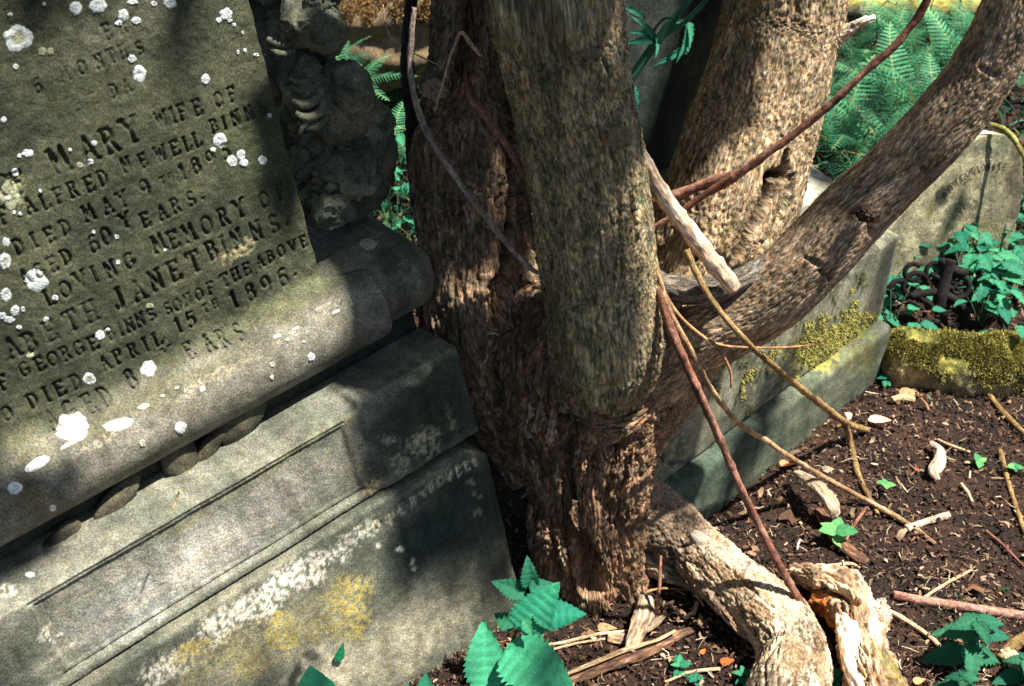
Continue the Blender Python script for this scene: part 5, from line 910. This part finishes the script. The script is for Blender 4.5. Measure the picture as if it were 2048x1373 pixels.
# leaves poking up at the bottom edge under the base stone
pe = thing('broad_leaf_plant', 'broad green leaves rising from the bottom edge against the base stone', 'plant', onground(660, 1420))
leafpx(leafmesh('leaf', 1, 1.15, .03, 6, .1, .15, 11, col=TEAL, pw=.8), (640, 1425), (618, 1340), 1.52, 1.50, pe, (0, -.7, .8)); leafpx(lob1, (845, 1430), (850, 1352), 1.60, 1.60, pe, (0, -.7, .8)); leafpx(lob2, (880, 1420), (855, 1360), 1.61, 1.62, pe, (.2, -.6, .8)); leafpx(dark1, (700, 1430), (700, 1380), 1.55, 1.56, pe, (0, -.6, .8)); leafpx(lob1, (780, 1430), (815, 1368), 1.57, 1.58, pe, (0, -.6, .8))
hh = hit(672, 1318, MONB); p0 = np.array(hh[0]); n0 = -MY
fl = place(leafmesh('fallen_leaf', 1, .66, .07, 6, .1, .02, 12, col=(.010, .20, .09)), 'fallen_leaf', p0+n0*.006, MX*.55+MZ*.8, n0, .030, None); tag(fl, 'single small green leaf stuck to the lichened base stone', 'leaf')

def seedling(label, px, py, size, n, mes, seed, up=.02, cat='seedling', name='seedling', grp=None, spread=1., parent=None):
    r = random.Random(seed); g = onground(px, py, up*.5); g0 = np.array([g[0], g[1], float(gz(np.array(g[0]), np.array(g[1])))]); root = thing(name, label, cat, g0, grp); z = size/F*proj(g)[2]
    tube('stem', [(*g0, .0012), (*(g0+[0, 0, up*.6]), .0011), (*(g0+[0, 0, up]), .0009)], .004, M['twig'], root, col=(.05, .12, .04), nu=6, pix=False)
    for i in range(n):
        a = 6.28*i/n+r.uniform(-.4, .4); dz = r.uniform(.1, .5); s = z*r.uniform(.75, 1.15)*spread
        place(mes[i % len(mes)], 'leaf', g0+[0, 0, up*(1-.35*(i//4)/max(1, n//4))], (math.cos(a), math.sin(a), dz-.15*(i//4)), (0, -.15, 1), s, root)
    return root
seedling('bright green five-leaved seedling in the middle of the soil', 1668, 1075, 42, 5, [lime1], 1, .03)
seedling('pale green three-leaved seedling on the open soil at right', 1958, 930, 22, 3, [lime1], 2, .015)
seedling('small green sprig beyond the thin trailing stem', 1770, 978, 22, 4, [lime1], 3, .02)
seedling('tiny seedling at the right edge of the soil', 2028, 940, 20, 4, [lime1, lob1], 4, .015)
seedling('small teal sprig left of the big root at bottom', 1358, 1340, 24, 6, [lob1, lob2], 5, .02)
seedling('small teal tuft under the big root edge at bottom', 1488, 1358, 24, 7, [lob1, lob2], 6, .02)
seedling('teal lobed sprig between big root and rotten log', 1660, 1362, 34, 8, [lob1, lob2], 7, .025)
seedling('little teal sprig at the bottom edge centre', 1392, 1365, 20, 5, [lob1], 8, .02)
seedling('tiny green tuft at the corner where kerb meets plinth', 1772, 762, 22, 6, [lob1], 9, .02)
seedling('small lobed herb on the plinth ledge by moss', 1742, 612, 24, 4, [lob2], 10, .2)
# fresh nettle in the lower right
def nettle(label, px, py, hgt, tiers, seed, size, lean=(0, 0), mes=None, name='nettle', cat='nettle', depth_up=0.):
    r = random.Random(seed); g = onground(px, py); root = thing(name, label, cat, g); top = g+np.array([lean[0], lean[1], hgt])
    tube('stem', [(*g, .0018), (*((g+top)/2+[.004, 0, 0]), .0016), (*top, .001)], .005, M['twig'], root, col=(.02, .12, .06), nu=7, pix=False)
    for k in range(tiers):
        t = (k+1)/tiers; p = g+(top-g)*t; s = size*(1.05-.45*t)*r.uniform(.9, 1.1)
        for i in range(2 if k < tiers-1 else 4):
            a = k*1.57+i*(3.14 if k < tiers-1 else 1.57)+r.uniform(-.3, .3); place((mes or [netl, dark2])[i % 2], 'leaf', p, (math.cos(a), math.sin(a), r.uniform(-.25, .25)), (0, -.2, 1), s, root)
    return root
nettle('dark green nettle with drooping toothed leaves at lower right', 1925, 1330, .10, 4, 3, .078, (.0, .0), [netl, dark2])
nettle('smaller nettle cut off by the bottom right corner', 2035, 1365, .05, 3, 5, .05)
nettle('young nettle under the larger one at the bottom edge', 1915, 1390, .04, 2, 7, .045)

# stalks and ragged leaves in the gap between front and right stems
gp = at(1262, 165, 1.52); gap = thing('ragged_stalks', 'pair of teal stalks with ragged spiny leaves between the two upper stems', 'plant', gp)
def stalk(pts, r=1.): tube('stalk', [(x, y, d, w*r) for x, y, d, w in pts], .004, M['leaf'], gap, col=(.012, .13, .09), nu=9)
stalk([(1250, 178, 1.53, 5), (1300, 110, 1.51, 5), (1340, 55, 1.49, 5), (1395, -30, 1.45, 5)]); stalk([(1250, 166, 1.53, 5), (1300, 95, 1.53, 5), (1330, 58, 1.53, 6), (1375, 5, 1.51, 5), (1400, -30, 1.49, 5)]); stalk([(1255, 160, 1.55, 4), (1320, 80, 1.51, 5), (1375, 40, 1.47, 5), (1430, -20, 1.43, 5)])
stalk([(1300, 75, 1.51, 2.5), (1325, 40, 1.50, 2.5), (1360, 35, 1.49, 2)])
rag = [leafmesh('ragged_leaf', 1, .30, .32, 10, .5, .35, 21+i, col=(.010, .15, .10)) for i in range(3)]
for b, t, k in [((1262, 172), (1288, 245), 0), ((1378, 45), (1375, 110), 1), ((1375, 95), (1328, 125), 2), ((1312, 80), (1256, 82), 1), ((1310, 78), (1278, 30), 2), ((1290, 38), (1250, 5), 0), ((1310, 75), (1325, 100), 2), ((1305, 70), (1270, 60), 0), ((1375, 48), (1355, 40), 1), ((1376, 50), (1392, 90), 0)]:
    p, q = at(b[0], b[1], 1.51), at(t[0], t[1], 1.48); L = np.linalg.norm(q-p); place(rag[k], 'ragged_leaf', p, q-p, -WV+RV*.6, L, gap)

# ferns
def frondmesh(seed, L=.5, npin=22, col=(.022, .24, .13)):
    r = np.random.default_rng(seed); V = []; Fc = []; C = []
    def quad(a, b, c, d, cc): i = len(V); V.extend([a, b, c, d]); Fc.append((i, i+1, i+2, i+3)); C.extend([cc]*4)
    def pt(t): return np.array([.04*math.sin(t*3+seed), t*L*.92, L*(.50*t-.62*t*t)])
    for i in range(npin*2): a, b = pt(i/npin/2), pt((i+1)/npin/2); w = np.array([.0016, 0, 0]); quad(a-w, a+w, b+w, b-w, (.10, .20, .06))
    for i in range(npin):
        t = .10+.90*i/npin; p = pt(t); ln = .16*L*math.sin(math.pi*min(1, t*1.0+.02)**.75)**.9+.012; dirv = nrm(pt(min(1, t+.02))-pt(max(0, t-.02)))
        for sd in (-1, 1):
            ax = nrm(np.array([sd, 0, -.10+r.uniform(-.12, .12)])+dirv*.35); n = 7; tl = r.uniform(.8, 1.25)
            for k in range(n):
                q = p+ax*ln*(k+.2)/n+np.array([0, 0, -.12*ln*(k/n)**2]); w = .0135*L*(1-.7*k/n)
                for s2 in (-1, 1): e = q+dirv*s2*w+ax*ln*.06; o1 = ax*ln/n*.42; cc = np.array(col)*tl*r.uniform(.8, 1.25); quad(q-o1, q+o1, e+o1*.45+ax*.2*w, e-o1*.35, cc)
    V = np.array(V); me = bpy.data.meshes.new('frond'); me.from_pydata(V.tolist(), [], Fc); a = me.attributes.new('Col', 'FLOAT_COLOR', 'POINT'); c = np.ones((len(V), 4)); c[:, :3] = np.array(C); a.data.foreach_set('color', c.ravel()); me.materials.append(M['frond']); return me
FR = [frondmesh(s) for s in range(4)]
def fern(label, p, n, size, seed, grp='ferns behind the monuments', a0=0., a1=6.28):
    r = random.Random(seed); root = thing('fern', label, 'fern', p, grp)
    for i in range(n):
        a = a0+(a1-a0)*i/n+r.uniform(-.25, .25); el = r.choice([.1, .35, .7, 1.1, 1.6])+r.uniform(-.1, .1); place(FR[i % 4], 'frond', p, (math.cos(a), math.sin(a), el), (-.3*math.cos(a), -.3*math.sin(a), 1), size*r.uniform(.75, 1.15), root)
    return root
fsp = [(1700, 130), (1790, 118), (1880, 112), (1950, 105), (1665, 190), (1750, 178), (1840, 170), (1920, 190), (1690, 262), (1775, 250), (1860, 262), (1650, 320), (1725, 330), (1800, 320), (1620, 250), (2010, 170), (2050, 110)]
where = ['topmost at left under the mossy edging', 'second from left under the mossy edging', 'third from left under the mossy edging', 'just left of the bending branch below the edging', 'at the right stem edge, upper row', 'in the middle of the second row', 'right of the middle in the second row', 'against the bending branch, second row', 'beside the right stem, third row', 'centre of the third row', 'touching the bending branch, third row', 'behind the neighbouring plinth top', 'lowest middle one above the branch', 'lowest right one above the branch', 'half hidden behind the right stem', 'right of the bending branch at top', 'at the top right corner']
for k, ((x, y), w) in enumerate(zip(fsp, where)): fern('feathery green fern '+w, gnd(x, y, .02), 8, .66 if y > 150 else .60, k)
for k, (x, y, s, d, w) in enumerate([(672, 158, .36, 2.75, 'with pale fronds in front of the brown fallen stone'), (700, 190, .34, 2.7, 'just right of the rockwork edge'), (790, 215, .34, 3.0, 'left of the dark thin stem'), (780, 330, .45, 3.0, 'low in the gap left of the tree'), (870, 150, .35, 3.2, 'seen between dark stem and broken stub'), (1630, 10, .7, 4.6, 'far off at the top edge')]):
    fern('feathery green fern '+w, at(x, y, d) if k < 2 else gnd(x, y, .03), 9, s, 40+k)

# leafy ground herbs on the right
hp = [(1800, 500, 'left one under the bending branch'), (1960, 500, 'below the curved headstone'), (2010, 470, 'right of the curved headstone foot'), (1990, 540, 'right of the iron ornament'), (2035, 570, 'at the right edge beside the iron ornament'), (1975, 590, 'just above the kerb by the ornament'), (2040, 655, 'at the right edge above the mossy kerb'), (1780, 545, 'left of the iron ornament'), (1905, 480, 'above the iron ornament'), (2040, 400, 'at right edge beside the curved headstone'), (1795, 600, 'in the corner above the moss'), (1845, 480, 'leaning in front of the headstone foot'), (1940, 540, 'touching the ornament top right'), (2045, 500, 'tall one cut by the right edge'), (790, 400, 'low in the green gap left of the tree'), (760, 330, 'upper in the green gap left of the tree'), (800, 300, 'beside the dark thin stem in the gap'), (1740, 570, 'in front of the plinth end')]
herbm = [lob1, lob2]
proto = {}
for k, (x, y, w) in enumerate(hp):
    r = random.Random(k+5); up = .06+.05*r.random(); g = gnd(x, y, up); g0 = np.array([g[0], g[1], 0.]); key = k % 4
    if k < 4:
        root = thing('leafy_herb', 'green lobed-leaf herb '+w, 'herb', g0, 'leafy herbs growing behind the kerb')
        for i in range(16):
            a = 6.28*i/16*2.4+r.uniform(-.4, .4); rr = r.uniform(.01, .075); zz = up*r.uniform(.55, 1.35)
            b = g0+[rr*math.cos(a), rr*math.sin(a), zz]; place(herbm[i % 2], 'leaf', b, (math.cos(a), math.sin(a), r.uniform(-.3, .3)), (0, -.25, 1), r.uniform(.028, .050), root)
            if i % 2 == 0: tube('stem', [(*g0, .0016), (*((g0+b)/2+[0, 0, .01]), .0013), (*b, .001)], .01, M['twig'], root, col=(.03, .10, .05), nu=6, pix=False)
        proto[k] = root
    else: dup(proto[key], Vector(g0), (0, 0, r.uniform(0, 6.28)), r.uniform(.85, 1.25), 'green lobed-leaf herb '+w)
# dry curled grass tuft by the plinth corner
dg = thing('dry_grass_tuft', 'dry cream grass blades with thin dark stalks by the plinth corner', 'grass', gnd(1800, 540))
for k in range(16):
    r = random.Random(k); x, y = 1795+r.uniform(-15, 25), 545+r.uniform(-8, 8); dx, dy = r.uniform(-45, 35), r.uniform(-60, -10); d0 = gdep(x, y, .02)
    tube('blade', [(x, y, d0, 2.2), (x+dx*.5, y+dy*.9, d0-.05, 2.2), (x+dx, y+dy*(.6 if k % 2 else 1.), d0-.07, 1.2)], .006, M['twig'], dg, col=(.45, .38, .22) if k % 3 else (.10, .06, .04), nu=5)

# ================================================================== LITTER AND GROUND COVER (uncountable)
def chips(name, label, n, seed, region, size, palette, dens=None, zoff=.004, thin=.25, curl=.3, mat='chip', tilt=.5, stack=1.):
    r = np.random.default_rng(seed); x0, x1, y0, y1 = region
    x = r.uniform(x0, x1, n); y = y0+(y1-y0)*r.random(n)**1.25
    if dens is not None: k = r.random(n) < dens(x, y); x, y = x[k], y[k]
    n = len(x); z = gz(x, y)+.004*fbm(np.stack([x*110, y*110, 0*x], -1), 2)+r.random(n)*zoff*stack
    L = size*np.minimum(2.2, np.exp(r.normal(0, .55, n))); w = L*thin*r.uniform(.5, 1.6, n); a = r.uniform(0, 2*math.pi, n); ti = r.normal(0, tilt, n); ro = r.normal(0, tilt, n)
    t = np.stack([np.cos(a)*np.cos(ti), np.sin(a)*np.cos(ti), np.sin(ti)], -1); s = np.stack([-np.sin(a)*np.cos(ro), np.cos(a)*np.cos(ro), np.sin(ro)], -1); nn = np.cross(t, s)
    c = np.stack([x, y, z+np.abs(np.sin(ti))*L*.3+.001], -1); cu = (L*curl*r.uniform(-1, 1, n))[:, None]*nn
    hw = (w/2)[:, None]*s; hl = (L/2)[:, None]*t; k1 = r.uniform(.3, 1., (n, 1)); k2 = r.uniform(.3, 1., (n, 1)); bend = s*(L*r.normal(0, .18, n))[:, None]
    V = np.stack([c-hl-hw*k1, c-hl+hw*k1, c+cu+bend-hw, c+cu+bend+hw, c+hl-hw*k2, c+hl+hw*k2], 1).reshape(-1, 3); b = np.arange(n)*6
    Fc = np.concatenate([np.stack([b, b+1, b+3, b+2], 1), np.stack([b+2, b+3, b+5, b+4], 1)])
    pal = np.array(palette); cc = pal[r.integers(0, len(pal), n)]*r.uniform(.65, 1.35, (n, 1)); C = np.repeat(cc, 6, 0)
    o = mesh(name, V, Fc, M[mat], None, C, smooth=False, origin=(0, 0, 0)); o['kind'] = 'stuff'; o['label'] = label; return o
DRK = [(.022, .013, .010), (.042, .022, .014), (.07, .036, .022), (.13, .072, .042), (.012, .009, .007), (.05, .026, .017)]
MID = [(.20, .12, .07), (.30, .19, .11), (.12, .065, .04), (.09, .05, .03), (.38, .26, .17), (.17, .08, .04)]
PLE = [(.34, .25, .16), (.24, .17, .10), (.46, .36, .25), (.20, .13, .07), (.15, .10, .06)]
REG = (-.35, 1.9, .95, 2.35)
chips('leaf_litter', 'dark crumbled leaf litter on the soil', 75000, 1, REG, .0045, DRK, thin=.5, zoff=.006, tilt=.5)
chips('wood_litter', 'brown bark crumbs and leaf fragments', 24000, 2, REG, .0062, MID, lambda x, y: .35+.65*sstep(-.3, .5, fbm(np.stack([x*6, y*6, 0*x], -1), 2)), thin=.38, zoff=.008)
chips('straw_litter', 'thin pale straw and stalk fragments', 7500, 3, REG, .013, PLE, lambda x, y: .25+.75*sstep(-.2, .5, fbm(np.stack([x*4+3, y*4, 0*x], -1), 2)), thin=.09, zoff=.010, tilt=.3, curl=.1)
chips('wood_litter', 'pale wood chips thick along the plinth foot', 1900, 4, REG, .014, PLE+MID, lambda x, y: np.exp(-np.abs((y-1.52)-(x-.35)*1.0-(-.04))/.12)*.9+.12, thin=.5, zoff=.012)
chips('leaf_litter', 'brown litter under the far plants', 14000, 5, (-2., 2.6, 2.2, 4.6), .022, DRK+[(.03, .08, .04)], thin=.5, zoff=.01)
GC = [(.005, .06, .035), (.008, .10, .055), (.004, .035, .02), (.012, .12, .06), (.03, .10, .03), (.01, .05, .025)]
chips('ground_cover', 'dense low green leaves covering the ground behind the graves', 30000, 6, (-2.2, 2.8, 2.25, 6.5), .014, GC, lambda x, y: np.where((x > -.1) & (x < .95) & (y < 2.5), .0, 1.)*(.55+.45*sstep(-.3, .3, fbm(np.stack([x*3, y*3, 0*x], -1), 2))), thin=.55, zoff=.07, mat='leaf', tilt=.6)
chips('grass', 'long grass blades and stalks among the far plants', 12000, 7, (-2.2, 2.8, 2.3, 6.5), .07, GC+[(.10, .16, .06)], lambda x, y: np.where((x > -.1) & (x < .95) & (y < 2.5), .0, 1.), thin=.05, zoff=.12, mat='leaf', tilt=.9, curl=.25)
chips('ground_cover', 'small moss-green leaflets on the soil by the log', 2600, 8, (.25, 1.3, .95, 1.9), .006, [(.03, .09, .02), (.06, .12, .02), (.012, .10, .05)], lambda x, y: sstep(.28, .6, fbm(np.stack([x*5+7, y*5, 0*x], -1), 2)), thin=.6, zoff=.006, mat='leaf')
# individual fallen leaves and chips one can point at
fallm = leafmesh('fallen_leaf', 1, .6, .04, 6, .25, -.15, 31, col=(.72, .66, .50)); fallo = leafmesh('fallen_leaf', 1, .6, .05, 5, .3, .3, 32, col=(.50, .13, .03)); fallt = leafmesh('fallen_leaf', 1, .55, .04, 5, .4, .3, 33, col=(.48, .30, .15))
for lab, me, x, y, a, s in [('pale cream fallen leaf near the plinth foot', fallm, 1738, 838, -.5, 44), ('orange-red curled leaf left of the big root', fallo, 1442, 1328, .4, 34), ('tan curled leaf left of the split stick', fallt, 1196, 1258, .1, 40), ('tan leaf tip under the long reddish stem', fallt, 1520, 932, 1.2, 44), ('ochre crumpled leaf at the plinth foot', fallt, 1560, 930, .2, 34), ('small orange leaf on the open soil', fallo, 1832, 942, 1., 16), ('tan leaf at the kerb foot', fallt, 1800, 790, .1, 52), ('brown leaf near the bottom edge right', fallt, 1828, 1366, .4, 30), ('small rusty leaf above the orange-red one', fallo, 1402, 1308, .9, 18)]:
    g = onground(x, y, .008); o = place(me, 'fallen_leaf', g, (math.cos(a), math.sin(a), .15), (0, -.1, 1), s/F*proj(g)[2], None); tag(o, lab, 'leaf', 'fallen leaves on the soil')

# ================================================================== UNSEEN LEAVES ADDED ABOVE THE FRAME (set along sun rays to shade chosen patches)
GB = bvh_of(GROUND); ALL = [bvh_of(o) for o in bpy.data.objects if o.type == 'MESH' and o.parent == tree and o.name.split('.')[0] in ('bole', 'stem', 'branch', 'root')]+MONB+NB+[GB]+RB
def add_shade_leaves():
    r = np.random.default_rng(5); pos = []; sd = np.array(SUN)
    SH = [  # patches chosen for shading by added leaves: centre, radii, slant, share of the light taken
      (910, 300, 85, 300, -4, .38), (1030, 500, 30, 90, 0, .7), (620, 240, 80, 170, 0, .5), (835, 870, 105, 100, 20, .9), (915, 1040, 115, 70, 33, .9), (990, 1120, 30, 50, 0, .4), (800, 550, 45, 70, 40, .7),
      (1350, 150, 110, 190, 0, .9), (60, 1060, 120, 50, 33, .6), (780, 100, 110, 60, 0, .6), (790, 400, 60, 100, 0, .4), (1800, 600, 60, 60, 0, .3), (1700, 340, 70, 40, 0, .8), (1880, 120, 60, 30, 0, .5), (1400, 960, 90, 60, 38, .6)]
    for (x, y, rx, ry, ang, a) in SH:
        n = int(rx*ry*.0085*a*a)+3; ca, sa = math.cos(math.radians(ang)), math.sin(math.radians(ang))
        for _ in range(n):
            q = math.sqrt(r.random()); t = r.uniform(0, 6.283); u, v = rx*q*math.cos(t), ry*q*math.sin(t); h = hit(x+u*ca+v*sa, y-u*sa+v*ca, ALL)
            if h is None: continue
            p = np.array(h[0]); k = (r.uniform(1.75, 2.4)-p[2])/sd[2]; l_ = Vector(p+sd*k); dd_ = min([q_[3] for q_ in (t_.ray_cast(l_, -SUN) for t_ in ALL) if q_[0] is not None] or [9])
            if dd_ > k-.03: pos.append(p+sd*k)                 # only where nothing that stands in the sun is in the way
    for _ in range(9000):                                   # more unseen leaves, kept where their shadow misses the frame
        p = np.array([r.uniform(-2.6, 2.0), r.uniform(-1.2, 4.2), r.uniform(2.4, 3.8)]); best = None
        for t_ in ALL:
            h = t_.ray_cast(Vector(p), -SUN)
            if h[0] is not None and (best is None or h[3] < best[3]): best = h
        if best is not None:
            px, py, d = proj(np.array(best[0]))
            if d > 0 and -60 < px < 2110 and -60 < py < 1430 and r.random() < .997: continue
        pos.append(p)
    n = len(pos); c = np.array(pos); L = r.uniform(.030, .060, n)[:, None]; a = r.uniform(0, 6.28, n); t = np.stack([np.cos(a), np.sin(a), r.uniform(-.5, .2, n)], -1); t /= np.linalg.norm(t, axis=1)[:, None]
    s = np.cross(t, np.stack([r.normal(0, .3, n), r.normal(0, .3, n), np.ones(n)], -1)); s /= np.linalg.norm(s, axis=1)[:, None]; dn = np.cross(s, t)*.12*L
    V = np.stack([c-t*L, c-t*L*.3-s*L*.5+dn, c-t*L*.3+s*L*.5+dn, c+t*L*.35-s*L*.42+dn, c+t*L*.35+s*L*.42+dn, c+t*L], 1).reshape(-1, 3); b = np.arange(n)*6
    Fc = [tuple(x) for k in b.tolist() for x in ((k, k+1, k+2), (k+1, k+3, k+4, k+2), (k+3, k+5, k+4))]
    o = mesh('shade_leaves', V, Fc, M['leaf'], tree, np.tile([.03, .10, .03], (len(V), 1)), smooth=False); o['kind'] = 'stuff'; o['label'] = 'unseen leaves added overhead to shade chosen patches'
    # unseen boughs added to carry these leaves, led clear of the tablet
    for k, pts in enumerate([[(*at(1110, -330, 1.62), .08), (*(at(1110, -330, 1.62)+[.02, .30, .35]), .065), (.12, 2.2, 3.0, .04), (.2, 2.7, 3.7, .02)], [(*(at(930, -260, 1.66)), .045), (-.04, 1.6, 1.7, .04), (.05, 2.2, 2.4, .02)], [(.43, 1.3, 1.85, .08), (.5, 1.5, 2.5, .06), (.3, 1.9, 3.2, .04), (.2, 2.3, 3.8, .02)]]):
        tube('bough', pts, .02, BR, tree, col=(.1, .08, .06), nu=16, pix=False)
add_shade_leaves()
